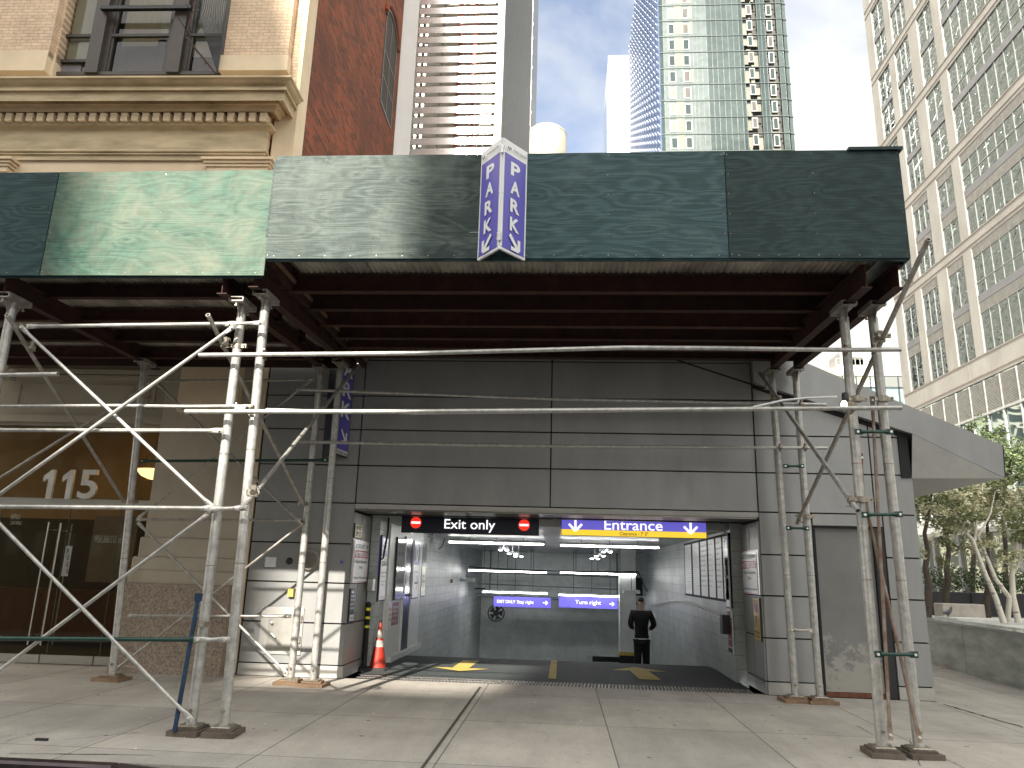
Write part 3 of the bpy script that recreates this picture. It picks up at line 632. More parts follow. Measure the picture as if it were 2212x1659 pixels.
# right corner: rakers, links, folding braces
A = at(1722, 1130, 11.02); B = at(1908, 728, 7.86); dd = (B-A)
best = min((abs((EYE+0*dd).x-0) , 0) for _ in (0,))
def proj(p):
    q = p-EYE; z = q.dot(fw); return 1106+F*q.dot(rt)/z, 829.5-F*q.dot(up)/z
f = 1.0
while proj(A+dd*f)[1] > 522 and f < 2: f += .01
o = pipe(shedR, [A, A+dd*f], .026, galv_dk); coupler(B+Vector((-.03, 0, 0)), dd, ZU, o); coupler(A+dd*.03, dd, ZU, o)
o = pipe(shedR, [at(1641, 806, 11.15), at(1853, 1103, 7.72)], .025, galv); coupler(at(1838, 1084, 7.84), (.1, -1, -.5), ZU, o); coupler(at(1657, 835, 11.0), (.1, -1, -.5), ZU, o)
collar(at(1901, 726, 7.9), shedR); collar(at(1850, 862, 7.9), shedR); collar(at(1906, 862, 7.9), shedR); collar(at(1862, 1079, 7.9), shedR); collar(at(1743, 1116, 11.08), shedR); collar(at(1672, 858, 11.08), shedR)
for (a, b_, y, mt) in (((1848, 935), (1919, 935), 7.84, greenpaint), ((1863, 1113), (1938, 1112), 7.84, greenpaint), ((1891, 1412), (1971, 1413), 7.84, greenpaint),
                      ((1694, 1008), (1730, 1008), 11.03, greenpaint), ((1700, 1141), (1741, 1142), 11.03, greenpaint), ((1708, 1360), (1748, 1362), 11.03, galv_dk)):
    p0 = at(*a, y); p1 = at(*b_, y); m = MB(); d = (p1-p0).normalized(); L = (p1-p0).length
    Yv = Vector((0, 1, 0)); v = Yv.cross(d).normalized(); c = p0-Yv*.055
    for q in (0, L): m.obox(c+d*q+d*(.008 if q == 0 else -.008), d, v, Yv, .075, .06, .008)
    m.tube([c+d*.03, c+d*.08, c+d*(L-.08), c+d*(L-.03)], [.026, .017, .017, .026], 10)
    lk = m.build('link_bar', mt, shedR); m = MB()
    for q in (0, L): m.tube([c+d*q-Yv*.022, c+d*q], .013, 8)
    m.each('bolt', bpy.data.materials['bright_bolt'], lk)
brs = M('rusty_flat_brace', (.30, .26, .22), .6, .4, .4, 8, col2=(.16, .08, .045))
for a, b_, yb in (((1923, 1592), (1884, 862), 8.05), ((1986, 1597), (1868, 1080), 8.05)):
    brace(shedR, at(*a, 7.83), at(*b_, yb), r=.017, mat=brs)
brace(shedR, at(1887, 1380, 8.1), at(1860, 985, 8.1), r=.012, mat=redpaint)

# ================================================================ GARAGE BUILDING
gb = thing('parking_garage', (.2, 14, 0), 'low garage clad in grey metal panels with a wide ramp entrance and a wedge canopy', 'building')
FY = 11.70
ZR = [0.005, .18, .78, 1.375, 1.97, 2.60, 3.20, 3.78, 4.34, 4.95, 5.55]
def panels(mb, xs, zs, y=FY, gap=.011, t=.035):
    for i in range(len(xs)-1):
        for j in range(len(zs)-1): mb.box(xs[i]+gap, xs[i+1]-gap, y, y+t, zs[j]+gap, zs[j+1]-gap)
    return mb
m = panels(MB(), [-4.88, -3.262], ZR[1:]); m.build('wall_panels', grey_panel, gb)
m = MB(); m.box(-4.87, -3.262, FY-.004, FY+.03, .005, .172); tag(m.build('plinth', grey_panel2, gb), 'pale plinth strip')
def XZ(px, py): p = at(px, py, FY); return (p.x, p.z)
a1, a2 = XZ(1740, 790), XZ(2155, 965); b1, b2 = XZ(1640, 835), XZ(1965, 938)
sl1 = (a2[1]-a1[1])/(a2[0]-a1[0]); sl2 = (b2[1]-b1[1])/(b2[0]-b1[0])
U = lambda x: a1[1]+sl1*(x-a1[0]); D = lambda x: b1[1]+sl2*(x-b1[0])
m = panels(MB(), [-3.262, -.19, 2.975], ZR[5:])
def slope_panels(m, xs, y, t, inc=.06):
    for x0, x1 in zip(xs, xs[1:]):
        x0 += .011; x1 -= .011
        for z0, z1 in zip(ZR[5:], ZR[6:]):
            z0 += .011; z1 -= .011; h0, h1 = min(z1, D(x0)+inc), min(z1, D(x1)+inc)
            if h0 <= z0: continue
            pts = [(x0, y, z0)]
            if h1 > z0: pts += [(x1, y, z0), (x1, y, h1)]
            else: pts += [(b1[0]+(z0-inc-b1[1])/sl2, y, z0)]
            if h0 == z1 and h1 < z1: pts.append((max(x0, b1[0]+(z1-inc-b1[1])/sl2), y, z1))
            pts.append((x0, y, h0)); m.prism(pts, (0, t, 0))
slope_panels(m, [2.975, 4.70, 5.29], FY, .035); m.build('wall_panels', grey_panel, gb)
m = panels(MB(), [2.975, 3.76], ZR[1:6]); panels(m, [4.80, 5.29], ZR[1:6]); m.box(3.771, 4.79, FY, FY+.035, 2.42, 2.589); m.build('wall_panels', grey_panel, gb)
m = MB(); m.box(2.985, 3.755, FY-.004, FY+.03, .005, .172); m.box(4.81, 5.30, FY-.004, FY+.03, .005, .172); m.each('plinth', grey_panel2, gb)
m = MB(); m.box(-3.262, 2.975, FY-.002, FY+.03, 2.52, 2.592); m.build('lintel_trim', grey_panel2, gb)
m = MB(); m.box(-4.95, -4.89, FY+.03, FY+.3, 0, 8.4); m.box(-4.88, -3.27, FY+.036, FY+.12, .0, 5.5); m.box(-3.27, 2.97, FY+.036, FY+.12, 2.53, 5.5); m.box(2.97, 3.76, FY+.036, FY+.12, .0, 2.53)
def slope_block(m, x0, x1, y0, y1, z0): m.prism([(x0, y0, z0), (x1, y0, z0), (x1, y0, max(z0+.01, U(x1)-.3)), (x0, y0, min(5.4, U(x0)-.3))], (0, y1-y0, 0))
slope_block(m, 2.971, 5.285, FY+.036, FY+.12, 2.53); m.box(4.8, 5.285, FY+.036, FY+.12, .0, 2.529); m.build('backing_wall', dark_joint, gb)
# body shell
m = MB(); m.box(-4.87, -3.45, FY+.12, 20, 0, 5.4); m.box(3.15, 3.70, FY+.12, 20, 0, 2.8); m.box(3.70, 5.28, FY+.35, 20, 0, 2.8); m.box(-3.45, 3.15, FY+.121, 20, 2.80, 5.4); slope_block(m, 3.15, 5.28, FY+.121, 20, 2.801); m.box(4.66, 5.28, FY+.12, FY+.349, 0, 2.4)
m.build('wall', grey_panel, gb)
m = panels(MB(), [0], [0])
for j in range(len(ZR)-1):
    if ZR[j+1] > 3.3: continue
    for y0, y1 in ((11.73, 13.3), (13.3, 14.9), (14.9, 16.5), (16.5, 18.1), (18.1, 20)): m.box(5.285, 5.31, y0+.01, y1-.01, ZR[j]+.011, ZR[j+1]-.011)
m.build('wall_panels', grey_panel, gb)
# grey service door, scuffed at the foot
dm, n_, l_, b_ = newmat('scuffed_door'); v_ = vec(n_, l_, 'XZY')
sx = n_.new('ShaderNodeSeparateXYZ'); l_.new(v_, sx.inputs[0])
ad = n_.new('ShaderNodeMath'); ad.operation = 'MULTIPLY_ADD'; ad.inputs[1].default_value = -.35; l_.new(sx.outputs[1], ad.inputs[0]); l_.new(noise(n_, l_, v_, 5, 8, .75), ad.inputs[2])
l_.new(mix(n_, l_, ramp(n_, l_, ad.outputs[0], [(.28, (0, 0, 0)), (.36, (1, 1, 1))]), ramp(n_, l_, noise(n_, l_, v_, 1.5, 6), [(.3, (.15, .15, .145)), (.7, (.21, .21, .20))]), (.32, .31, .28)), b_.inputs['Base Color'])
b_.inputs['Roughness'].default_value = .6
m = MB(); m.box(3.80, 4.64, FY+.06, FY+.10, .07, 2.385); d = m.build('door', dm, gb)
m = MB(); m.box(3.765, 3.80, FY+.01, FY+.2, 0, 2.40); m.box(4.64, 4.665, FY+.01, FY+.3, 0, 2.40); m.box(3.80, 4.64, FY+.01, FY+.2, 2.385, 2.41); m.build('door_frame', dark_joint, gb)
m = MB(); m.box(4.668, 4.80, FY+.03, FY+.10, .0, 2.40); m.build('side_jamb', flat('dark_jamb', (.03, .03, .032), .35, .3), gb)
m = MB(); m.box(3.80, 4.64, FY+.05, FY+.12, .0, .065); m.build('threshold', M('rusty_threshold', (.16, .06, .035), .8, .1, .4, 12), gb)
# wedge canopy
k0 = 2.98; xe = 6.585; cor = XZ(2160, 1035); inn = (5.30, D(5.30)-.02); bl = XZ(1971, 1033)
m = MB(); m.prism([(k0, FY-.13, D(k0)), (inn[0], FY-.13, inn[1]), (cor[0], FY-.13, cor[1]), (a2[0], FY-.13, a2[1]), (k0, FY-.13, U(k0))][::-1], (0, 6, 0)); m.build('canopy_band', grey_panel, gb)
m = MB(); m.add([(bl[0], FY+.02, bl[1]), (cor[0]-.004, FY-.125, cor[1]-.002), (inn[0], FY-.135, inn[1]-.006)], [(0, 1, 2)])
m.add([(bl[0], FY+.02, bl[1]), (cor[0]-.004, FY-.125, cor[1]-.002), (cor[0]-.004, FY+5.8, cor[1]), (bl[0], FY+5.8, bl[1])], [(0, 1, 2, 3)]); m.build('canopy_soffit', grey_panel2, gb)
m = MB(); gx = [k0, inn[0]-.03]; m.prism([(gx[0], FY-.03, D(gx[0])-.07), (gx[1]-.14, FY-.03, D(gx[1]-.14)-.09), (gx[1]-.14, FY-.03, bl[1]), (gx[1], FY-.03, bl[1]), (gx[1], FY-.03, D(gx[1])+.05), (gx[0], FY-.03, D(gx[0])+.06)][::-1], (0, .025, 0)); m.build('canopy_gutter', dark_joint, gb)  # dark strip paints in the shadow line below the canopy band
m = MB(); m.prism([(1.2, FY-.003, D(1.2)), (k0, FY-.003, D(k0)-.02), (k0, FY-.003, D(k0)+.01), (1.2, FY-.003, D(1.2)+.02)][::-1], (0, .002, 0)); m.build('fold_line', dark_joint, gb)
m = MB(); m.prism([(cor[0], FY-.135, cor[1]), (cor[0]+.012, FY-.135, cor[1]), (a2[0]+.012, FY-.135, a2[1]+.005), (a2[0], FY-.135, a2[1]+.005)], (0, .12, 0)); m.build('canopy_edge_trim', dark_joint, gb)
# reveals, soffit and header of the opening
m = MB()
for y0, y1 in ((FY+.035, 12.18), (12.20, 12.80)):
    for z0, z1 in ((.19, .77), (.79, 1.365), (1.385, 2.46)): m.box(-3.29, -3.262, y0, y1, z0, z1)
    m.box(-3.29, -3.258, y0, y1, .0, .172)
m.build('entrance_reveal', grey_panel2 if False else grey_panel, gb)
m = MB()
for y0, y1 in ((FY+.035, 12.28), (12.30, 12.86)):
    for z0, z1 in ((.19, .77), (.79, 1.365), (1.385, 2.46)): m.box(2.96, 2.985, y0, y1, z0, z1)
    m.box(2.955, 2.985, y0, y1, .0, .172)
m.build('entrance_reveal', grey_panel, gb)
m = MB(); m.box(-3.45, -3.295, FY+.12, 12.85, 0, 2.8); m.box(2.99, 3.15, FY+.12, 12.9, 0, 2.8); m.build('reveal_backing', dark_joint, gb)
m = MB(); m.box(-3.262, 2.96, FY+.04, 12.48, 2.495, 2.53); m.build('entrance_soffit', M('soffit_metal', (.22, .22, .20), .35, .6, .3, 1.2, vs=(1, 3, 1)), gb)
zh_ = at(1016, 1117.5, 12.5).z; m = MB(); m.box(-3.262, 2.96, 12.48, 12.60, zh_, 2.80); m.build('header_box', black, gb)
m = MB(); m.box(-3.25, -.05, 12.60, 12.72, zh_+.02, 2.80); m.box(-.0, 2.95, 12.60, 12.72, zh_+.03, 2.80); m.build('shutter_housing', dark_joint, gb)
# tunnel
CZ = 2.40
m = MB(); m.add([(GX0, 16.7, -4.2), (GX0, GY1, -4.2), (GX0, GY1, CZ), (GX0, 16.7, CZ)], [(0, 1, 2, 3)]); m.add([(GX0-.15, 16.7, -4.2), (GX0-.15, GY1, -4.2), (GX0-.15, GY1, CZ), (GX0-.15, 16.7, CZ)], [(3, 2, 1, 0)])
m.box(GX0-.15, GX0-.002, 12.85, 16.7, -.3, 2.8); m.build('tunnel_wall', white_block, gb)
m = MB(); m.add([(GX1, 12.9, -1), (GX1, GY1, -4.2), (GX1, GY1, CZ), (GX1, 12.9, CZ)], [(3, 2, 1, 0)]); m.box(GX1+.002, GX1+.19, 12.9, GY1, -4.2, 2.8); m.build('tunnel_wall', white_block, gb)
m = MB(); m.box(GX0-.2, GX1+.2, GY1, GY1+.15, -4.2, CZ+.1); m.build('tunnel_end_wall', white_blockx, gb)
m = MB(); m.box(GX0-.2, GX1+.2, 13.3, GY1+.2, CZ, CZ+.12); m.box(GX0-.2, GX1+.2, 12.72, 13.3, 2.72, 2.79); m.box(GX0-.2, GX1+.2, 13.3, 13.34, CZ+.12, 2.72); m.build('tunnel_ceiling', ceilm, gb)
m = MB(); m.box(GX0, GX0+.05, 13.45, 16.65, .0, CZ); m.box(GX0, GX0+.12, 13.8, 16.7, 0, .10); m.build('office_wall', white_paint, gb)
m = MB(); m.box(GX0+.05, GX0+.075, 14.72, 15.40, .10, 2.2); dr = m.build('office_door', bluedoor, gb)
m = MB(); m.tube([(GX0+.13, 15.30, 1.12), (GX0+.13, 15.17, 1.12)], .014, 8); m.tube([(GX0+.08, 15.30, 1.12), (GX0+.13, 15.30, 1.12)], .014, 8); m.box(GX0+.075, GX0+.095, 14.70, 14.76, 1.15, 1.3); m.build('handle', black, dr)
m = MB(); m.box(GX0+.05, GX0+.09, 14.68, 14.72, .1, 2.24); m.box(GX0+.05, GX0+.09, 15.4, 15.44, .1, 2.24); m.box(GX0+.05, GX0+.09, 14.68, 15.44, 2.2, 2.24); m.build('door_frame', white_paint, gb)
# pipes and cables inside
cw = MB()
pts = [(GX1-.02, 12.95, .98), (GX1-.02, 13.6, .98), (GX1-.02, 14.8, 1.02), (GX1-.02, 17, 1.10), (GX1-.02, 20, 1.02), (GX1-.02, 26, .62)]
cw.tube(pts, .014, 8); cw.tube([(p[0]-.005, p[1], p[2]-.045) for p in pts], .012, 8); cw.tube([(GX1-.03, 12.95, 2.3), (GX1-.03, 12.95, .98)], .018, 8); cw.tube([(GX1-.03, 12.95, 2.30), (GX1-.08, 13.0, 2.38), (GX1-.6, 13.3, 2.39)], .018, 8)
cw.build('conduit', white_paint, gb)
# the far column, its guard rails and dark beam
m = MB(); m.box(1.78, 2.28, 24.0, 24.4, -.62, 2.4); m.build('pillar', white_paint, gb)
m = MB(); m.box(1.765, 2.295, 23.98, 24.41, -2.5, -.72); m.build('pillar_guard', black, gb)
m = MB(); m.box(1.76, 2.30, 23.975, 24.415, -.72, -.62); m.build('pillar_stripe', yellowp, gb)
m = MB(); m.box(.95, 1.77, 23.95, 24.03, -.92, -.77); m.box(.95, 1.77, 23.95, 24.03, -1.24, -1.08); m.build('guard_rail', black, gb)
m = MB(); m.tube([(GX0, 28, .78), (GX1, 28, .72)], .05, 10); m.tube([(GX0, 27.8, 1.62), (GX1, 27.8, 1.55)], .03, 8); m.tube([(GX0, 28.4, 1.18), (GX1, 28.4, 1.12)], .025, 8); m.tube([(-2.6, 28, 2.4), (-2.6, 28, .8)], .03, 8); m.tube([(2.0, 28, 2.4), (2.0, 28, .7)], .03, 8)
m.tube([(2.1, 27, .85), (2.3, 27, .65), (2.45, 27, .8), (2.75, 27, .7)], .09, 10)
m.build('ceiling_pipes', M('painted_pipework', (.20, .24, .25), .5, .1, .2, 5), gb)
m = MB(); m.box(-3.1, -2.75, 27.6, 28, 1.0, 1.04); m.box(2.2, GX1, 27, 27.5, .95, 1.55); m.build('duct_opening', dark_joint, gb)

# ---- lamps in the garage
def fluor(x0, x1, y, z, label, drop=True):
    t = thing('fluorescent_light', ((x0+x1)/2, y, z), label, 'ceiling light', 'fluorescent lights over the ramp')
    m = MB(); m.prism([(x0, y-.06, z+.02), (x0, y+.06, z+.02), (x0, y+.03, z+.075), (x0, y-.03, z+.075)], (x1-x0, 0, 0)); m.build('housing', white_paint, t)
    m = MB(); m.tube([(x0+.02, y-.02, z), (x1-.02, y-.02, z)], .017, 10); m.build('lamp_tube', tube_on, t)
    m = MB()
    for e in (x0+.012, x1-.012): m.box(e-.01, e+.01, y-.045, y+.02, z-.02, z+.025)
    m.build('lamp_holder', white_paint, t)
    if CZ-z > .12:
        m = MB()
        for e in (x0+.5, x1-.5, (x0+x1)/2): m.tube([(e, y, z+.06), (e, y, CZ)], .008, 6)
        m.build('hanger_rod', black, t)
fluor(-2.70, -.41, 18, 2.27, 'lit fluorescent tube nearest the entrance below the exit sign')
fluor(-.05, 2.27, 18, 2.26, 'lit fluorescent tube nearest the entrance below the entrance sign')
fluor(-2.93, -.46, 24, 1.64, 'lit fluorescent tube in the middle row on the left of the ramp')
fluor(-.06, 2.30, 24, 1.65, 'lit fluorescent tube in the middle row on the right of the ramp')
fluor(-2.66, -.46, 26, .96, 'lit fluorescent tube just above the blue stay right sign')
fluor(-.10, 2.12, 26, .93, 'lit fluorescent tube just above the blue turn right sign')
for i, (px, py, Y, side) in enumerate(((1088, 1185, 18.5, 'left'), (1107, 1193, 19.5, 'left'), (1120, 1199, 20.5, 'left'), (1311, 1189, 18.5, 'right'), (1296, 1198, 19.5, 'right'), (1285, 1204, 20.5, 'right'))):
    c = at(px, py, Y)
    t = thing('flood_light', c, '%s lit flood lamp in the row hanging on the %s of the ramp' % (('nearest', 'middle', 'farthest')[i % 3], side), 'flood light', 'flood lamps under the garage ceiling')
    m = MB(); m.tube([(c.x, c.y, c.z+.02), (c.x, c.y, CZ)], .012, 6); m.box(c.x-.11, c.x+.11, c.y-.01, c.y+.03, c.z-.015, c.z+.025); m.build('bracket', alu, t)
    m = MB()
    for s in (-.08, .08): m.lathe([(.03, .06), (.055, .02), (.062, -.02)], (c.x+s, c.y, c.z-.01), 12)
    m.build('lamp_head', alu, t)
    m = MB()
    for s in (-.08, .08): m.lathe([(.052, 0), (.03, -.02)], (c.x+s, c.y, c.z-.032), 12)
    m.build('lamp_face', flood_on, t)
for px, py, lb in ((1008, 1253, 'left'), (1364, 1278, 'right')):
    c = at(px, py, 23.6); t = thing('ceiling_speaker', c, 'small white sensor box hanging under the middle tubes on the %s' % lb, 'sensor')
    m = MB(); m.bbox(c.x-.25, c.x+.25, c.y-.1, c.y+.1, c.z-.05, c.z+.05, .02); m.build('box', white_paint, t); m = MB(); m.tube([(c.x, c.y, c.z+.05), (c.x, c.y, 1.66)], .01, 6); m.build('stem', black, t)
def cable(name, pts, r, label, mat=black):
    o = one(name, MB().tube(pts, r, 6), mat, label, 'cable'); return o
def sag(a, b, s, k=10): 
    a = Vector(a); b = Vector(b); return [a+(b-a)*(i/k)-ZU*s*4*(i/k)*(1-i/k) for i in range(k+1)]
cable('cable', [at(840, 1118, 12.9)]+[at(x, y, 12.95) for x, y in ((838, 1150), (828, 1205), (820, 1212), (812, 1205), (810, 1180), (817, 1117))], .018, 'thick black looped hose hanging from the header beside the entrance posters')
cable('cable', sag((-2.9, 23.9, 1.75), (2.35, 23.9, 1.74), .05)+[at(1396, 1276, 25.5), at(1408, 1281, 25.5), at(1414, 1262, 25.8), at(1414, 1215, 26)], .018, 'black cable run along the middle tubes and looped up the white right wall')
cable('cable', [at(925, 1160, 16), at(948, 1146, 17), at(958, 1150, 18.5), at(962, 1160, 19), at(955, 1180, 19), at(948, 1186, 19)], .012, 'thin black cable looped high on the left garage wall')
m = MB(); pts = [at(800-i*.85, 1125+i*12, 12.84) for i in range(21)]
for i in range(64):
    f = i/64*20; k = int(f); c = pts[k]+(pts[min(k+1, 20)]-pts[k])*(f-k); rr = []
    for j in range(9):
        t = j*math.pi/4; q = Vector((math.cos(t)*.011, 0, math.sin(t)*.022)) if i % 2 else Vector((0, math.cos(t)*.011, math.sin(t)*.022)); rr.append(c+q)
    m.tube(rr, .0035, 4, False)
one('chain', m, clampm, 'long steel chain hanging beside the left garage jamb', 'chain')

# ---- signs
Yv = Vector((0, 1, 0))
def face(px, py, px2, py2, Y):      # sign rectangle facing the camera side
    a = at(px, py, Y); b = at(px2, py2, Y); return (a.x, Y, a.z), b.x-a.x, b.z-a.z
# Exit only
s = Sign('exit_sign', (-2.73, 12.76, at(868, 1150, 12.76).z), XR, ZU, 2.34, .42, 'long black sign reading Exit only with two no entry roundels', 'sign', 'signs hung across the garage entrance', .08, black)
s.rect(.004, .01, .996, .99, navy)
for x in (.105, .893):
    s.disc(x, .40, .095, red_lit, 'roundel'); s.rect(x-.033, .36, x+.033, .445, white_lit, 'bar')
s.texts([('Exit only', .315, .07, .685, .57)], white_lit, bold=.008)
# Entrance
s = Sign('entrance_sign', (-.02, 12.76, 2.235), XR, ZU, 2.41, .42, 'violet and yellow sign reading Entrance with clearance height below', 'sign', 'signs hung across the garage entrance', .08, black)
s.rect(.004, .24, .996, .99, purple_lit); s.rect(.004, .01, .996, .238, yellow_lit, lift=.003)
s.texts([('Entrance', .30, .255, .70, .66)], white_lit, bold=.008); s.texts([("Clearance - 7' 0\"", .405, .045, .60, .19)], blacktext, bold=.01)
for x in (.10, .89): s.arrow(x, .50, -math.pi/2, .26, .038, white_lit)
# far blue signs
yy = 26.6
a = at(1066, 1310, yy); s = Sign('direction_sign', (a.x, yy, a.z), XR, ZU, at(1190, 1311, yy).x-a.x, .34, 'lit violet sign reading EXIT ONLY Stay right with an arrow', 'sign', 'violet signs over the ramp', .1, black)
s.rect(0, 0, 1, 1, purple_lit); s.texts([('EXIT ONLY', .06, .36, .38, .66), ('Stay right', .41, .26, .70, .68)], white_lit, bold=.005); s.arrow(.90, .5, 0, .16, .028, white_lit)
a = at(1207, 1312, yy); s = Sign('direction_sign', (a.x, yy, a.z), XR, ZU, at(1334, 1315, yy).x-a.x, .36, 'lit violet sign reading Turn right with an arrow', 'sign', 'violet signs over the ramp', .1, black)
s.rect(0, 0, 1, 1, purple_lit); s.texts([('Turn right', .28, .24, .72, .72)], white_lit, bold=.005); s.arrow(.90, .45, 0, .16, .028, white_lit)
# reveal signs left (face +X)
def LS(name, x, y0, y1, z0, z1, *a, **k): return Sign(name, (x, y0, z0), Yv, ZU, y1-y0, z1-z0, *a, **k)
def RS(name, x, y0, y1, z0, z1, *a, **k): return Sign(name, (x, y1, z0), -Yv, ZU, y1-y0, z1-z0, *a, **k)
s = LS('address_sign', -3.24, 11.72, 12.15, 2.07, 2.29, 'small cream plate reading 109 WEST 29th ST. above the no trespassing sign', 'sign', body=blacktext)
s.rect(.02, .03, .98, .97, creamsign); s.texts([('109 WEST', .12, .56, .9, .86), ('29', .14, .14, .40, .46), ('th', .42, .28, .54, .46), ('ST.', .60, .14, .86, .46)], blacktext, bold=.03)
def trespass(S_, side):
    S_.rect(.02, .01, .98, .99, redsign); S_.rect(.04, .025, .96, .975, whitesign); S_.rect(.06, .58, .94, .76, redsign, 'red_band')
    S_.texts([('ACTIVE DRIVEWAY', .08, .81, .92, .91), ('Clients Employees', .12, .44, .88, .53), ('Only', .38, .31, .60, .40), ('Violators will be prosecuted', .07, .07, .93, .15)], blacktext)
    S_.texts([('NO TRESPASSING', .09, .61, .91, .73)], whitesign, bold=.03)
s = LS('warning_sign', -3.235, 11.72, 12.66, 1.385, 2.04, 'white NO TRESPASSING sign below the cream address plate', 'sign', 'no trespassing signs on the entrance jambs'); trespass(s, 0)
s = RS('warning_sign', 2.93, 11.74, 12.72, 1.385, 2.04, 'white NO TRESPASSING sign above the yellow caution sign', 'sign', 'no trespassing signs on the entrance jambs'); trespass(s, 1)
s = RS('caution_sign', 2.93, 11.74, 12.12, .72, 1.34, 'yellow caution sign with two walking figures below the right no trespassing sign', 'sign', body=blacktext)
s.rect(.02, .01, .98, .99, yellowsign); s.poly([(.2, .70), (.5, .60), (.8, .70), (.8, .86), (.2, .86)], maroon, 'badge'); s.texts([('CAUTION', .2, .87, .8, .94), ('PEDESTRIAN', .08, .16, .92, .22), ('CROSSING', .12, .07, .88, .13)], blacktext, bold=.02)
for x in (.36, .62):
    s.disc(x, .545, .018, blacktext, 'figure_head'); s.poly([(x-.05, .43), (x+.05, .43), (x+.06, .52), (x-.04, .52)], blacktext, 'figure'); s.poly([(x-.06, .32), (x-.01, .32), (x+.04, .43), (x-.04, .43)], blacktext, 'figure')
s = LS('notice_plate', -3.24, 11.74, 12.02, .80, 1.30, 'small black and white notice plate under the left no trespassing sign', 'sign', body=black)
s.rect(.04, .02, .96, .98, navy); s.texts([('Meet', .2, .86, .7, .93), ('Attendant', .12, .74, .85, .81), ('Please stop', .12, .62, .85, .69), ('and wait', .15, .50, .7, .57), ('for service', .12, .38, .85, .45)], whitesign); s.rect(.1, .04, .9, .22, whitesign); s.texts([('Press for', .2, .08, .8, .16)], blacktext)
# posters on the left tunnel wall
X1 = GX0+.03
s = LS('poster', X1, 12.90, 13.40, 1.07, 2.17, 'tall poster with a violet top reading Early bird special $26.61', 'poster', body=black, depth=.04)
s.rect(.05, .02, .95, .96, whitesign); s.rect(.05, .68, .95, .96, purple, 'band'); s.texts([('Early bird', .2, .84, .8, .89), ('special', .3, .76, .7, .81)], whitesign)
s.texts([('$26.61', .15, .52, .85, .61), ('Enter 3am - 4:30am', .1, .42, .9, .45), ('Exit by 7pm', .25, .36, .75, .39)], blacktext); s.texts([('Monday through Friday', .12, .29, .88, .31), ('Taxes included', .12, .24, .6, .26), ('metropolis', .2, .05, .6, .075)], greytext)
X2 = GX0+.085
s = LS('poster', X2, 13.92, 14.66, 1.06, 2.19, 'glossy white poster reading Monthly Parking Available beside the navy door', 'poster', body=black, depth=.035)
s.rect(.05, .02, .95, .97, flat('glossy_poster', (.50, .52, .54), .08)); s.texts([('Monthly', .12, .66, .88, .79), ('Parking', .12, .46, .88, .59), ('Available', .10, .26, .90, .38), ('metropolis', .3, .05, .7, .075)], blacktext)
s = LS('poster', X2-.02, 13.55, 14.45, .58, 1.03, 'maroon and white rules poster under the monthly parking poster', 'poster', body=whitesign, depth=.02)
s.rect(.35, .08, .98, .98, maroon); s.texts([('Attention', .42, .74, .9, .86), ('Guests', .42, .58, .8, .70), ('please lock car', .42, .42, .94, .50), ('Thank you', .42, .2, .8, .3)], creamsign); s.texts([('Rates', .05, .7, .3, .8), ('Hours', .05, .5, .3, .6), ('Daily', .05, .3, .3, .4)], greytext)
s = LS('poster', X2, 15.50, 16.20, 1.03, 2.20, 'white and violet poster with a P roundel and arrow beyond the navy door', 'poster', body=black, depth=.03)
s.rect(.05, .02, .95, .98, whitesign); s.rect(.05, .58, .95, .98, purple, 'band'); s.disc(.5, .78, .17, whitesign, 'roundel'); s.texts([('P', .40, .72, .60, .84)], purple); s.texts([('116 6th Ave', .2, .44, .8, .48)], greytext); s.arrow(.5, .27, 0, .34, .03, blacktext)
s = LS('poster', X1+.01, 16.72, 17.25, 1.03, 2.20, 'dark and olive yellow poster farthest in on the left garage wall', 'poster', body=black, depth=.03)
s.rect(.06, .02, .94, .98, navy); s.rect(.1, .03, .9, .56, olive, 'panel'); s.texts([('WALK', .2, .60, .8, .67), ('IN', .4, .52, .6, .57)], olive); s.texts([('PAY', .2, .36, .8, .41), ('HERE', .2, .26, .8, .31)], blacktext)
s = LS('poster', -3.10, 12.86, 12.895, 1.5, 2.15, 'narrow violet and white panel behind the hanging chain', 'poster', body=purple)
# rate boards on the right wall
rows = [('Daily Rates', 'Hours'), ('Vehicle storage', 'Liability'), ('Oversize Rate', 'Monday to Friday'), ('Each Additional 24 hrs', 'SUV Trucks'), ('Event Rates', 'Up to 12 hrs'), ('Motorcycle', 'Monthly')]
bt = thing('rate_board', (GX1-.03, 15.2, 1.22), 'row of six framed rate boards with small print on the white right wall', 'rate board')
yb = [17.6, 16.55, 15.62, 14.78, 14.05, 13.43, 12.90]
for i in range(6):
    s = Sign(bt, (GX1-.03, yb[i], 1.22), -Yv, ZU, yb[i]-yb[i+1]-.02, 1.13, '', base='frame', body=dark_joint, depth=.04)
    s.rect(.09, .04, .91, .96, flat('rate_board_face%d' % i, (.74, .76, .76), .4), 'board_face')
    it = []; zz = .90
    for j in range(9 if i > 1 else 22):
        hh = .035 if i > 1 else .014; tx = random.choice(('Up to %d hour  %d.%02d' % (j+1, 20+4*j, 37), 'Each add 24 hr  %d' % (30+j), 'Monday - Friday', 'Oversize vehicle 10.00', 'Capacity 97 Cars', 'all taxes included 18.375%', 'Early bird  26.61', 'Open 24 hrs'))
        it.append((tx, .12, zz-hh, .12+min(.78, len(tx)*.034), zz)); zz -= hh*(2.4 if i > 1 else 2.6)
        if zz < .08: break
    s.texts(it, greytext if i % 2 else blacktext, bold=.008)
s = RS('poster', GX1-.03, 12.42+.5, 12.90+.4, 1.13, 2.30, 'white poster with a violet top half hidden by the right jamb', 'poster', body=black, depth=.03)
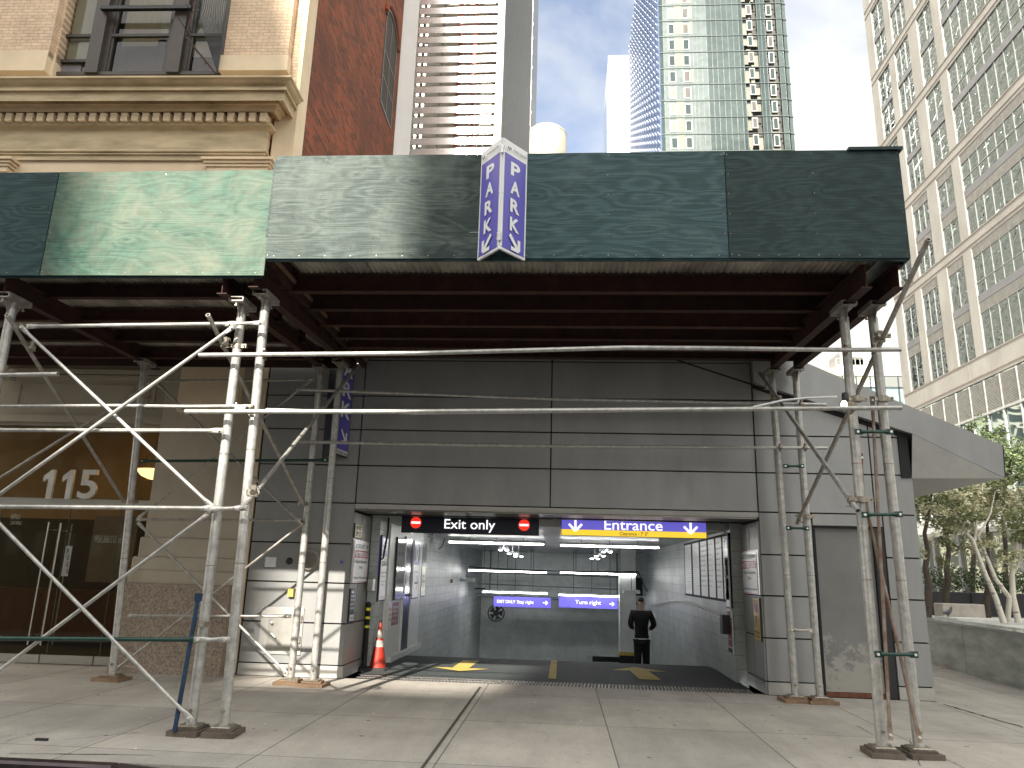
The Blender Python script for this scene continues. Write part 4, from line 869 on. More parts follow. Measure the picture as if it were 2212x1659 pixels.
s.rect(.04, .02, .96, .98, whitesign); s.rect(.04, .70, .96, .98, purple, 'band'); s.texts([('RATES', .2, .80, .8, .88)], whitesign); s.texts([('ALL', .2, .50, .6, .56), ('HOURS', .2, .40, .8, .46)], blacktext)
s = RS('poster', GX1-.03, 12.92, 13.28, .42, 1.10, 'maroon rules poster under the half hidden violet poster', 'poster', body=whitesign)
s.rect(.08, .16, .95, .98, maroon); s.texts([('Attention', .2, .66, .8, .74), ('Guests', .2, .52, .7, .60), ('Thank you', .2, .3, .8, .36)], creamsign); s.rect(.08, .02, .95, .13, navy)
# V shaped PARK sign on the parapet
def vsign(label, spb, spt, lo, ro, zb, zt, top, name='park_sign'):
    pass
ZB_ = (at(1031, 563, PY-.01).z+at(1134, 563, PY-.01).z)/2; sp = atZ(1078, 537, ZB_); Ysp = sp.y
zt_ = at(1134, 330, PY-.01).z
t = thing('folded_sign', (sp.x, sp.y, ZB_), 'V shaped violet sign reading PARK twice on the green parapet', 'sign')
xl = at(1031, 563, PY-.01).x; xr = at(1134, 563, PY-.01).x
arrow_dirs = (-math.pi*.75, -math.pi*.25)
for i, (O, E_) in enumerate((((xl, PY-.012, ZB_), (sp.x-.008, Ysp, ZB_)), ((sp.x+.012, Ysp, ZB_), (xr, PY-.012, ZB_)))):
    O = Vector(O); E_ = Vector(E_); r = (E_-O); w = r.length
    s = Sign(t, O, r, ZU, w, zt_-ZB_, '', body=whitesign, depth=.025)
    s.rect(.06, .02, .94, .875, purple)
    for k, ch in enumerate('PARK'): s.texts([(ch, .31, .70-.168*k, .69, .822-.168*k)], whitesign, bold=.035)
    s.arrow(.5, .10, arrow_dirs[i], .20, .042, whitesign)
    s.texts([('metropolis', .36, .905, .92, .945)], blacktext, bold=.0)
    s.poly([(.10, .902), (.15, .94), (.19, .915), (.23, .94), (.30, .902), (.23, .92), (.19, .902), (.15, .92)], blacktext, 'emblem')
    m = MB()
    for b in (.03, .5, .97):
        for a in (.03, .97): m.tube([s.P(a, b, 0), s.P(a, b, .008)], .006, 8)
    m.build('screws', alu, t)
m = MB()
for z in (ZB_+.13, zt_-.14): m.obox((sp.x, Ysp-.012, z), XR, ZU, Yv, .05, .09, .01); m.tube([(sp.x, Ysp-.018, z-.045), (sp.x, Ysp-.018, z+.045)], .006, 8)
m.build('hinge', alu, t)
m = MB(); m.tube([(xl-.10, PY-.01, ZB_+.32), (xl, PY-.012, ZB_+.32)], .003, 5); m.build('wire', alu, t)
# projecting vertical PARK sign at the left pier
Y2 = 11.22; bz = at(722, 985, Y2+.1).z+.02; 
t = thing('blade_sign', (-3.45, Y2, bz), 'tall violet blade sign reading PARK hanging high on the left grey pier', 'sign')
a = at(722, 980, Y2); b = at(751, 980, FY-.02)
O = Vector((a.x, Y2, bz)); r = Vector((b.x, FY-.02, bz))-O
s = Sign(t, O, r, ZU, r.length, 2.05, '', body=black, depth=.03)
s.rect(.04, .05, .96, .99, purple); s.rect(.04, .01, .96, .048, whitesign, 'strip', lift=.003); s.texts([('116 6th Ave', .10, .016, .9, .04)], blacktext)
for k, ch in enumerate('PARK'): s.texts([(ch, .16, .79-.165*k, .86, .915-.165*k)], whitesign, bold=.03)
s.arrow(.5, .155, -math.pi*.25, .26, .05, whitesign)
c = at(697, 985, FY-.1); O = Vector((c.x-.04, FY-.02, bz)); r = Vector((a.x-.01, Y2, bz))-O
s = Sign(t, O, r, ZU, r.length, 2.05, '', body=black, depth=.03); s.rect(.04, .01, .96, .99, navy)
# ---- small fittings on the left pier
def fit(name, px, py, w, h, d, mat, label, cat): 
    c = at(px, py, FY); t = MB(); t.bbox(c.x-w/2, c.x+w/2, FY-d, FY-.002, c.z-h/2, c.z+h/2, .008); return one(name, t, mat, label, cat)
fit('intercom_box', 586, 1214, .17, .15, .05, white_paint, 'small pale intercom box high on the left grey pier', 'intercom')
a = at(625, 1212, FY); one('vent_plug', MB().lathe([(.0, -.002), (.055, -.004), (.05, -.02), (0, -.02)], (a.x, FY, a.z), 16, 'Y'), black, 'small black round plug between the intercom and the speaker', 'plug')
a = at(669, 1209, FY); t = thing('wall_speaker', (a.x, FY, a.z-.13), 'round speaker grille behind the right rear scaffold post', 'speaker')
MB().lathe([(.165, 0), (.165, -.03), (.13, -.035), (.13, -.02)], (a.x, FY-.003, a.z), 32, 'Y').build('ring', M('speaker_ring', (.30, .28, .25), .5, .2), t)
MB().lathe([(.128, -.012), (.0, -.02)], (a.x, FY-.003, a.z), 24, 'Y').build('cone', black, t)
m = MB()
for rr in (.03, .055, .08, .105):
    m.tube([(a.x+rr*math.cos(k*math.pi/12), FY-.035, a.z+rr*math.sin(k*math.pi/12)) for k in range(25)], .0035, 4, False)
for k in range(12): m.tube([(a.x+.02*math.cos(k*math.pi/6), FY-.035, a.z+.02*math.sin(k*math.pi/6)), (a.x+.13*math.cos(k*math.pi/6), FY-.03, a.z+.13*math.sin(k*math.pi/6))], .003, 4, False)
m.build('grille', clampm, t)
a = at(612, 1362, FY); t = thing('hatch_cover', (a.x, FY, a.z-.33), 'pale metal service hatch with a latch low on the left pier', 'hatch')
MB().bbox(a.x-.36, a.x+.30, FY-.02, FY-.002, a.z-.34, a.z+.34, .006).build('surround', grey_panel2, t)
MB().bbox(a.x-.23, a.x+.26, FY-.045, FY-.021, a.z-.26, a.z+.24, .006).build('door', M('hatch_steel', (.42, .41, .38), .4, .5, .1, 8), t)
m = MB(); m.tube([(a.x-.17, FY-.06, a.z-.04), (a.x-.09, FY-.07, a.z-.10)], .012, 8); m.lathe([(.022, 0), (.022, -.03), (0, -.03)], (a.x-.17, FY-.046, a.z+.11), 12, 'Y'); m.build('latch', alu, t)
m = MB()
for z in (.18, -.12): m.box(a.x+.262, a.x+.285, FY-.05, FY-.021, a.z+z-.05, a.z+z+.05)
m.build('hinge', clampm, t)
fit('alarm_box', 630, 1280, .09, .12, .06, yellowp, 'small amber alarm box above the service hatch', 'alarm')
a = at(738, 1214, FY); fit('sticker', 738, 1214, .045, .045, .004, purple, 'tiny square violet sticker on the left pier', 'sticker')
a = Vector((-3.22, 12.74, 1.36)); one('switch_box', MB().bbox(a.x, a.x+.10, a.y-.1, a.y+.06, a.z-.11, a.z+.09, .01), steel, 'grey metal switch box at the foot of the hanging chain', 'switch box')
one('switch_box', MB().bbox(GX1-.16, GX1-.005, 13.05, 13.25, .72, 1.02, .01), black, 'black switch box low on the white right wall', 'switch box')
a = at(926, 1300-28+10, 19); one('wall_bracket', MB().box(GX0, GX0+.06, 21.5, 21.7, 1.28, 1.38), clampm, 'small metal fitting on the left block wall', 'bracket')
# fan in the far corner
c = at(1072, 1318, 27); t = thing('fan', (c.x, 27, c.z-.5), 'dark round wall fan hanging below the stay right sign', 'fan')
MB().tube([c+Vector((.28*math.cos(k*math.pi/12), .0, .28*math.sin(k*math.pi/12)*.95-.1)) for k in range(25)], .025, 6, False).build('ring', black, t)
m = MB()
for k in range(5):
    t0 = k*2*math.pi/5; e = lambda r_, w: c+Vector((r_*math.cos(t0+w), .02*w, r_*math.sin(t0+w)-.1)); m.add([e(.03, -.2), e(.24, -.45), e(.25, .45), e(.03, .3)], [(0, 1, 2, 3)])
m.lathe([(.1, -.05), (.1, .12)], (c.x, c.y, c.z-.1), 12, 'Y'); m.build('blades', rubber, t)
# ---- cone and bollard
c = Vector((-3.0, 12.86, 0)); t = thing('traffic_cone', c, 'scuffed orange traffic cone with two dirty bands at the left jamb', 'traffic cone')
MB().bbox(c.x-.17, c.x+.17, c.y-.17, c.y+.17, .0, .045, .03).build('base', rubber, t)
def conr(z): return .135-(z-.045)*.118/.70
def band(z0, z1, e=0): return [(conr(z0)+e, z0), (conr(z1)+e, z1)]
MB().lathe(band(.045, .33)+[(conr(.335), .335)]+band(.34, .745)+[(.012, .75)], c, 28).build('body', orange, t)
MB().lathe(band(.36, .46, .003), c, 28).build('reflective_band', reflective, t); MB().lathe(band(.50, .62, .003), c, 28).build('reflective_band', reflective, t)
MB().lathe([(.022, .745), (.022, .775), (.0, .775)], c, 16).build('tip', rubber, t)
c = Vector((-3.19, 12.72, 0)); t = thing('bollard', c, 'slim black bollard with yellow bands behind the orange cone', 'bollard')
MB().lathe([(.15, 0), (.15, .03), (.09, .06), (.045, .07)], c, 20).build('base', rubber, t)
MB().lathe([(.038, .05), (.038, 1.0), (.045, 1.0), (.045, 1.05), (.0, 1.08)], c, 16).build('post', black, t)
for z0, z1 in ((.93, .98), (.80, .84), (.66, .70)): MB().lathe([(.041, z0), (.041, z1)], c, 16).build('band', yellowtape, t)

# ================================================================ PERSON
def skin(name, joints, bones, mat, parent=None, sub=2, root=0):
    me = bpy.data.meshes.new(name); me.from_pydata([j[0] for j in joints], bones, []); ob = bpy.data.objects.new(name, me); C.objects.link(ob)
    ob.modifiers.new('s', 'SKIN'); ob.modifiers.new('u', 'SUBSURF').levels = sub
    if not me.skin_vertices: 
        bpy.context.view_layer.objects.active = ob
    sv = me.skin_vertices[0].data
    for i, j in enumerate(joints): sv[i].radius = j[1] if isinstance(j[1], tuple) else (j[1], j[1]); sv[i].use_root = (i == root)
    bpy.context.view_layer.update()
    m2 = bpy.data.meshes.new_from_object(ob.evaluated_get(bpy.context.evaluated_depsgraph_get())); m2.materials.clear(); m2.materials.append(mat)
    for p in m2.polygons: p.use_smooth = True
    bpy.data.objects.remove(ob); o = bpy.data.objects.new(name, m2); C.objects.link(o)
    if parent is not None:
        o.parent = parent
        if parent.type == 'EMPTY': o.location = -parent.location
    return o
px0 = at(1385, 1300, 18).x; fz = -.63; B = lambda x, y, z: (px0+x, 18+y, fz+z)
pe = thing('person', (px0, 18, fz), 'person in a black jacket and trousers standing with back turned on the ramp', 'person')
body = [(B(0, 0, .95), (.11, .08)), (B(0, 0, 1.12), (.105, .07)), (B(0, .0, 1.32), (.12, .08)), (B(0, .02, 1.44), (.075, .06)), (B(0, .02, 1.52), .055), (B(0, .05, 1.60), .078), (B(0, .06, 1.70), .075),
        (B(-.20, .02, 1.42), .062), (B(-.255, -.02, 1.16), .048), (B(-.17, .22, 1.06), .036), (B(-.11, .30, 1.08), .03),
        (B(.20, .02, 1.42), .062), (B(.285, -.03, 1.16), .048), (B(.20, .2, 1.05), .036), (B(.12, .29, 1.07), .03),
        (B(-.09, 0, .86), .088), (B(-.10, -.0, .50), .06), (B(-.10, .01, .10), .042), (B(-.11, .14, .035), .038), (B(.09, 0, .86), .088), (B(.10, .03, .50), .06), (B(.11, .02, .10), .042), (B(.13, .15, .035), .038)]
bn = [(0, 1), (1, 2), (2, 3), (3, 4), (4, 5), (5, 6), (2, 7), (7, 8), (8, 9), (9, 10), (2, 11), (11, 12), (12, 13), (13, 14), (0, 15), (15, 16), (16, 17), (17, 18), (0, 19), (19, 20), (20, 21), (21, 22)]
skin('body', body, bn, skinm, pe)
e = .014
g_ = lambda i, d=e: (body[i][0], tuple(q+d for q in (body[i][1] if isinstance(body[i][1], tuple) else (body[i][1],)*2)))
jk = [g_(0, .055), g_(1, .055), g_(2, .06), (B(0, .02, 1.46), .085), g_(7, .024), g_(8, .022), (B(-.19, .17, 1.08), .052), g_(11, .024), g_(12, .022), (B(.21, .16, 1.07), .052), (B(0, 0, .93), (.165, .12))]
skin('jacket', jk, [(10, 0), (0, 1), (1, 2), (2, 3), (2, 4), (4, 5), (5, 6), (2, 7), (7, 8), (8, 9)], jacket, pe)
tr = [(B(0, 0, .90), (.165, .12)), (B(-.085, 0, .80), .115), (B(-.092, 0, .5), .092), (B(-.10, .01, .06), .078), (B(.085, 0, .80), .115), (B(.095, .02, .5), .092), (B(.105, .02, .06), .078)]
skin('trousers', tr, [(0, 1), (1, 2), (2, 3), (0, 4), (4, 5), (5, 6)], trouser, pe)
MB().tube([B(.182*math.cos(k*math.pi/12), .132*math.sin(k*math.pi/12), .865) for k in range(25)], .014, 6, False).build('shirt_hem', whitecloth, pe)
skin('hair', [(B(0, .035, 1.64), .072), (B(0, .05, 1.715), .078), (B(0, .10, 1.76), .055)], [(0, 1), (1, 2)], hairm, pe)
for s_ in (-1, 1):
    skin('shoe', [(B(s_*.115, -.03, .045), .045), (B(s_*.12, .12, .04), .042), (B(s_*.125, .2, .03), .03)], [(0, 1), (1, 2)], rubber, pe)
    m = MB(); m.lathe([(.0, -.01), (.02, -.008), (.03, .0), (.018, .012)], B(s_*.078, .06, 1.645), 10, 'X'); m.build('ear', skinm, pe)
    for k in range(5):   # fingers of the half closed hands
        h = Vector(B(s_*.115, .30, 1.08)); a = h+Vector((-s_*.01*k+.0, .02, .02-.014*k)) if k else h+Vector((s_*.0, .0, .035))
        skin('hand', [(tuple(a), .011), (tuple(a+Vector((-s_*.03, .035, .0))), .010), (tuple(a+Vector((-s_*.055, .02, -.01))), .008)], [(0, 1), (1, 2)], skinm, pe, 1) if k in (0, 1, 2, 3, 4) else None

# ================================================================ STONE BUILDING WITH ENTRANCE 115 (left)
sb = thing('stone_office_building', (-9, 14, 0), 'tan stone and cream brick office building with a dentilled cornice and glass entrance numbered 115', 'building')
def zof(py, Y, px=300): return at(px, py, Y).z
xe_ = at(627, 166, 11.0).x; XL = -15
prof = [(11.62, 168, 1), (11.0, 168, 1), (11.0, 172, 1), (11.03, 175, 1), (11.07, 183, 1), (11.13, 190, 1), (11.13, 193, 1), (11.10, 195, 1), (11.10, 199, 1), (11.15, 201, 1), (11.16, 219, 1), (11.16, 222, 1), (11.30, 223, 1), (11.30, 229, 1), (11.33, 232, 1), (11.36, 240, 1), (11.39, 246, 1), (11.58, 248, 1), (11.58, 267, 1), (11.44, 270, 1), (11.45, 275, 1), (11.49, 280, 1), (11.53, 285, 1),
        (11.54, 287, 1), (11.54, 326, 1), (11.52, 328, 1), (11.52, 331, 1), (11.545, 332, 1), (11.545, 335, 1), (11.53, 337, 1), (11.56, 338, 1), (11.56, 350, 1)]
pz = [(y, zof(p, y)) for y, p, _ in prof]
pz[0] = (11.62, pz[1][1]+.02); 
m = MB()
def loft(mb, pz, x0, x1, ret=None):
    """moulding profile swept along X with a mitred return down the right side"""
    ring = []
    for y, z in pz: ring.append([(x0, y, z), (x1+(11.62-y) if ret else x1, y, z)]+([(x1+(11.62-y), ret, z)] if ret else []))
    vs = [p for r_ in ring for p in r_]; k = len(ring[0]); fs = []
    for i in range(len(ring)-1):
        for j in range(k-1): fs.append((i*k+j, (i+1)*k+j, (i+1)*k+j+1, i*k+j+1))
    mb.add(vs, fs)
xw = xe_-.62
loft(m, pz, XL, xw, 11.7); m.build('cornice', limestone_dk, sb)
m = MB(); x = XL; zd0, zd1 = zof(265, 11.38), zof(247.5, 11.38)
while x < xw+.12: m.box(x, x+.12, 11.375, 11.585, zd0, zd1-.005); x += .195
m.build('dentils', limestone, sb)
m = MB(); m.box(XL, xw-.02, 11.60, 11.92, 8.30, zof(170, 11.3)-.03); m.box(XL, xw-.02, 11.60, 12.6, 8.25, 8.30); m.build('frieze_wall', limestone, sb)
zs = zof(163, 11.62)-.02
# upper wall: stone bases and brick piers
m = MB(); m.box(XL, at(112, 140, 11.55).x, 11.50, 12.1, zs, zof(118, 11.5, 60)); m.box(at(112, 140, 11.55).x, at(130, 140, 11.7).x, 11.66, 12.1, zs, zof(118, 11.6, 100)); m.box(at(477, 140, 11.55).x, at(622, 140, 11.55).x, 11.52, 12.1, zs, zof(118, 11.5, 560)); m.each('stone_base_course', limestone, sb)
zb_ = zof(118, 11.5, 560)
m = MB(); m.box(XL, at(112, 140, 11.55).x, 11.52, 12.1, zb_+.004, 24); m.box(at(112, 140, 11.55).x, at(130, 140, 11.7).x, 11.68, 12.1, zb_+.004, 24); m.box(at(482, 140, 11.55).x, at(620, 140, 11.55).x, 11.54, 12.1, zb_+.004, 24)
m.box(at(130, 140, 11.7).x, at(482, 140, 11.55).x, 11.72, 12.1, 14.2, 24); m.box(at(620, 140, 11.55).x, -4.98, 11.70, 12.1, 9.7, 24); m.each('brick_pier', creambrick, sb)
m = MB(); m.box(-5.3, -4.98, 11.69, 12.1, 4.0, 9.695); m.box(at(620, 140, 11.55).x+.002, -4.985, 11.62, 11.698, 10.0, 10.3); m.build('corner_pilaster', limestone, sb)
m = MB(); m.box(-4.978, -4.90, 11.69, 12.14, 0.02, 24); m.build('corner_quoin', limestone, sb)
m = MB(); m.box(-5.6, -4.905, 12.15, 19.35, 0, 24); sw = m.build('side_brick_wall', redbrick, sb)
# arched window in the brick side wall
m = MB(); m.box(-4.91, -4.885, 17.35, 17.43, 13.9, 16.6); m.box(-4.91, -4.885, 18.72, 18.80, 13.9, 16.6); m.box(-4.91, -4.885, 17.35, 18.8, 13.86, 13.95)
for z in (14.7, 15.5): m.box(-4.91, -4.888, 17.43, 18.72, z, z+.07)
m.box(-4.91, -4.888, 18.04, 18.10, 13.95, 16.9)
pts = [(-4.905, 18.075-.725*math.cos(t*math.pi/10), 16.6+.45*math.sin(t*math.pi/10)) for t in range(11)]; m.tube(pts, .05, 6); wn = m.build('window', frame_brown, sb)
m = MB(); m.add([(-4.90, 17.4, 13.9), (-4.90, 18.76, 13.9), (-4.90, 18.76, 16.6)]+[(-4.90, 18.075+.70*math.cos(t*math.pi/10), 16.6+.43*math.sin(t*math.pi/10)) for t in range(1, 10)]+[(-4.90, 17.4, 16.6)], [tuple(range(13))]); m.build('pane', flat('dull_grey_pane', (.06, .05, .045), .9), wn)
m = MB(); pts = [(-4.89, 18.075-.85*math.cos(t*math.pi/14), 16.62+.58*math.sin(t*math.pi/14)) for t in range(15)]; m.tube(pts, .085, 6); m.build('brick_arch', redbrick, wn)
# big window between the piers: frames, sashes, blinds
wz0, wz1 = zof(162, 11.75)-.02, 14.2
def wx(px, Y=11.75): return at(px, 160, Y).x
m = MB()
for a, b, y0 in ((100, 112, 11.74), (112, 120, 11.80), (192, 219, 11.70), (219, 229, 11.80), (364, 391, 11.70), (354, 364, 11.80), (391, 400, 11.80), (470, 479, 11.74)): m.box(wx(a), wx(b), y0, 12.0, wz0, wz1)
m.box(wx(100), wx(479), 11.75, 12.0, wz0-.02, wz0+.05); fr = m.build('window', frame_brown, sb)
cols = ((120, 192), (229, 354), (400, 470)); z1_ = at(300, 85, 11.85).z; z2_ = at(300, 20, 11.85).z
m = MB()
for a, b in cols:
    m.box(wx(a), wx(b), 11.80, 11.86, z1_-.03, z1_+.03); m.box(wx(a), wx(b), 11.83, 11.88, wz0+.05, wz0+.11)
    for e, d in ((a, 1), (b, -1)): m.box(wx(e), wx(e)+d*.045, 11.82, 11.87, wz0, wz1)
m.box(wx(120), wx(192), 11.80, 11.86, wz0+.30, wz0+.36)
m.build('sash', M('dark_sash', (.05, .045, .04), .5), fr)
m = MB()
for a, b in cols: m.add([(wx(a), 11.875, wz0), (wx(b), 11.875, wz0), (wx(b), 11.885, wz1), (wx(a), 11.885, wz1)], [(0, 1, 2, 3)])
gm, gn, gl, gbs = newmat('clear_window_glass'); tr_ = gn.new('ShaderNodeBsdfTransparent'); gs_ = gn.new('ShaderNodeBsdfGlossy'); gs_.inputs['Roughness'].default_value = .03; mxs = gn.new('ShaderNodeMixShader'); fr_ = gn.new('ShaderNodeFresnel'); fr_.inputs['IOR'].default_value = 1.5
tr_.inputs['Color'].default_value = (.80, .80, .76, 1); bp_ = gn.new('ShaderNodeBump'); bp_.inputs['Strength'].default_value = .1; gl.new(noise(gn, gl, vec(gn, gl, 'XZY'), 1.2, 2), bp_.inputs['Height']); gl.new(bp_.outputs[0], gs_.inputs['Normal'])
gl.new(fr_.outputs[0], mxs.inputs[0]); gl.new(tr_.outputs[0], mxs.inputs[1]); gl.new(gs_.outputs[0], mxs.inputs[2]); gl.new(mxs.outputs[0], gn['Material Output'].inputs['Surface'])
m.build('pane', gm, fr)
m = MB()
m.box(wx(120), wx(192), 11.94, 11.945, wz0+.38, wz1); m.box(wx(400), wx(470), 11.94, 11.945, wz0+.5, wz1); m.box(wx(322), wx(354), 11.94, 11.945, z1_, wz1); m.build('blind', blind, fr)
m = MB(); m.box(wx(240), wx(318), 11.99, 11.995, z1_-.1, wz1); m.build('curtain', curtain, fr)
m = MB(); m.box(wx(100), wx(479), 12.3, 12.34, 10, 14.4); m.build('room_wall', M('dim_room_wall', (.16, .14, .12), .8, 0, .4, 1.2), fr)
m = MB(); m.box(wx(122), wx(172), 11.86, 11.93, wz0+.05, wz0+.28); m.build('air_unit', M('purplish_grey_unit', (.22, .20, .22), .5), fr)
m = MB(); m.box(at(222, 22, 11.6).x, at(414, 22, 11.6).x, 11.60, 11.68, at(300, 24, 11.6).z, at(300, 17, 11.6).z); m.build('security_bar', black, fr)
# capitals
m = MB()
for x0, x1 in ((at(435, 360, 11.4).x, at(588, 360, 11.4).x), (XL, at(34, 360, 11.4).x)):
    for k, (e, p0, p1) in enumerate(((.0, 344, 349), (.04, 350, 355), (.07, 356, 361), (.10, 362, 372))): m.box(x0+e, x1-(e if x1 < -8 else e), 11.36+e*.8, 11.7, zof(p1, 11.4), zof(p0, 11.4))
m.each('capital', limestone, sb)
m = MB(); m.box(at(435, 360, 11.4).x+.12, -5.28, 11.5, 11.9, 4.0, 8.2); m.box(XL, at(34, 360, 11.4).x-.12, 11.5, 11.9, 4.0, 8.2); m.each('pilaster', limestone, sb)
m = MB(); m.box(XL, -5.3, 11.93, 12.1, 4.95, 8.28); m.build('upper_wall', M('dark_glazed_wall', (.03, .03, .03), .3), sb)
# spandrel over the entrance
m = MB(); m.box(XL, -6.60, 11.95, 12.2, 3.86, 4.95); m.box(XL, -6.60, 11.91, 11.97, 3.86, 3.98); m.box(XL, -6.60, 11.88, 11.97, 4.70, 4.78); m.box(XL, -6.60, 11.90, 11.97, 4.63, 4.68)
for x0, x1 in ((-9.3, -7.3), (-11.6, -9.7)):
    for a, b, c_, d_ in ((x0, x1, 4.12, 4.15), (x0, x1, 4.5, 4.53), (x0, x0+.03, 4.15, 4.5), (x1-.03, x1, 4.15, 4.5)): m.box(a, b, 11.935, 11.96, c_, d_)
for k in range(3): m.box(-7.15+k*.1, -7.1+k*.1, 11.93, 11.96, 4.1, 4.55)
m.build('spandrel', stone_pale, sb)
# pier
m = MB(); m.bbox(-6.58, -5.02, 11.64, 12.3, 2.0, 5.0, .02); m.build('pier', stone_pale, sb)
m = MB(); m.bbox(-6.62, -5.00, 11.60, 12.3, 1.70, 1.995, .02); m.bbox(-6.68, -4.99, 11.55, 12.3, 1.50, 1.695, .03); m.bbox(-6.70, -4.98, 11.53, 12.3, 1.30, 1.495, .02); m.build('pier_base', stone_pale, sb)
m = MB(); m.bbox(-6.74, -5.05, 11.46, 12.3, 0.05, 1.297, .015); m.bbox(-6.76, -5.03, 11.44, 12.3, -.02, .10, .01); m.build('granite_plinth', granite, sb)
# entrance: transom, header, doors, lobby
EY = 12.1
zh0, zh1 = at(120, 1098, EY).z, at(120, 1078, EY).z; zt1 = at(150, 915, EY).z; zt0 = at(150, 923, EY).z
m = MB(); m.box(XL, -6.5, EY-.03, EY+.08, zh0, zh1); m.box(XL, -6.5, EY-.03, EY+.08, zt0, 3.90); m.box(XL, -6.5, EY-.05, EY-.02, zh1-.012, zh1); m.build('door_header', steel, sb)
gl2 = gm.copy(); gl2.name = 'dark_lobby_glass'
for nd in gl2.node_tree.nodes:
    if nd.type == 'BSDF_TRANSPARENT': nd.inputs['Color'].default_value = (.58, .50, .36, 1)
    if nd.type == 'FRESNEL': nd.inputs['IOR'].default_value = 1.3
m = MB(); m.add([(XL, EY, zh1), (-6.5, EY, zh1), (-6.5, EY, zt0), (XL, EY, zt0)], [(0, 1, 2, 3)]); m.build('transom_glass', gl2, sb)
m = MB(); m.add([(XL, EY, 0.02), (-6.5, EY, 0.02), (-6.5, EY, zh0), (XL, EY, zh0)], [(0, 1, 2, 3)]); dg = m.build('glass_doors', gl2, sb)
m = MB()
for a, b in (((13, 1110), (-8, 1440)), ((160, 1105), (92, 1440)), ((268, 1103), (214, 1428))):
    p = at(*a, EY-.01); m.box(p.x-.006, p.x+.006, EY-.015, EY-.002, .15, zh0)
m.each('glass_edge', flat('glass_edge_green', (.06, .08, .06), .2), dg)
m = MB()
for k in range(4):
    a = at(120+(0, 13, 26, 38)[k], 1129+k, EY); y0 = EY-.07 if k % 2 == 0 else EY+.07; zb = at(90, 1392, EY).z
    m.tube([(a.x, y0, zb), (a.x, y0, a.z)], .012, 8)
    for z in (zb+.15, a.z-.12): m.tube([(a.x, EY-.07, z), (a.x, EY+.07, z)], .008, 6)
m.build('handle', steel, dg)
m = MB(); p = at(92, 1440, EY).x; q = at(207, 1440, EY).x
for x0, x1 in ((XL, p-.01), (p+.01, q-.01), (q+.01, -6.8)): m.box(x0, x1, EY-.03, EY+.03, .02, .145)
m.tube([(p+.22, EY-.04, .085), (p+.22, EY-.03, .085)], .04, 14); m.build('kick_rail', steel, dg)
s = Sign('x', (0, 0, 0), XR, ZU, .01, .01, 'x') if False else None
def letters(parent, items, mat, name, Y, ext=.05, bold=.0, mirror=False):
    for st, px0_, py0_, px1_, py1_ in items:
        a = at(px0_, py1_, Y); b = at(px1_, py0_, Y); vs, fs, _ = textmesh(st, bold); m = MB()
        V = [Vector((a.x+(b.x-a.x)*((1-x) if mirror else x), Y, a.z+(b.z-a.z)*y)) for x, y in vs]
        n0 = len(V); F_ = list(fs); cnt = {}
        for f_ in fs:
            for i in range(len(f_)):
                e_ = (f_[i], f_[(i+1) % len(f_)]); cnt[e_] = 1
        if ext:
            V += [v+Vector((0, ext, 0)) for v in V]; F_ += [tuple(i+n0 for i in f_[::-1]) for f_ in fs]
            F_ += [(a_, b_, b_+n0, a_+n0) for (a_, b_) in cnt if (b_, a_) not in cnt]
        m.add(V, F_); m.build(name, mat, parent)
numm = M('brushed_numeral_steel', (.62, .60, .56), .4, .3, .2, 3)
letters(sb, [('5', 171, 1016, 220, 1078)], numm, 'house_number', EY-.10, .05, .018)
for xa_, xb_ in ((92, 128), (133, 168)):
    a = at(xa_, 1078, EY-.10); b = at(xb_, 1016, EY-.10)
    MB().prism([(a.x+(b.x-a.x)*x, EY-.10, a.z+(b.z-a.z)*y) for x, y in ((.52, 0), (.98, 0), (.98, 1), (.70, 1), (.08, .78), (.08, .58), (.52, .70))], (0, .05, 0)).build('house_number', numm, sb)
letters(dg, [('PULL', 151, 1192, 158, 1192.1)], steel, 'x', EY) if False else None
m = MB(); a = at(153, 1212, EY); m.box(a.x-.055, a.x+.055, EY-.02, EY-.008, a.z-.24, a.z+.24); m.build('pull_plate', steel, dg)
letters(dg, [(ch, 150.5, 1186+14*k, 156, 1196+14*k) for k, ch in enumerate('PULL')], blacktext, 'lettering', EY-.024, 0, .02)
letters(dg, [('Fax 212.686.5699', 209, 1158, 272, 1172)], flat('etched_text', (.30, .29, .24), .6), 'lettering', EY-.006, 0, .0, True)
letters(dg, [('SUPER', 32, 1112, 54, 1122), ('5699 INC.', 31, 1127, 56, 1134)], bpy.data.materials['etched_text'], 'lettering', EY-.006, 0, .0, True)
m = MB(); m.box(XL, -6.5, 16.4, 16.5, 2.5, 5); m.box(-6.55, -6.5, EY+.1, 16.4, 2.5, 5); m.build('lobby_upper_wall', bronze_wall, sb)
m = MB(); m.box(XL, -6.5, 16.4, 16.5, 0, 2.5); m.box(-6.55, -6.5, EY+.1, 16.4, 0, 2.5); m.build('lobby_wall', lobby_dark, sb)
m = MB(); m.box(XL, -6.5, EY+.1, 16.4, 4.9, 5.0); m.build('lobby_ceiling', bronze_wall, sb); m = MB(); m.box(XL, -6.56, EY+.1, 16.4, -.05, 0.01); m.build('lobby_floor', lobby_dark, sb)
m = MB(); m.box(XL, -7.4, 14.6, 15.2, .1, 1.05); m.build('lobby_desk', lobby_wood, sb); m = MB(); m.box(-9.4, -8.5, 14.9, 14.95, 1.2, 2.5); m.build('lobby_screen', M('grey_screen', (.2, .2, .19), .4), sb)
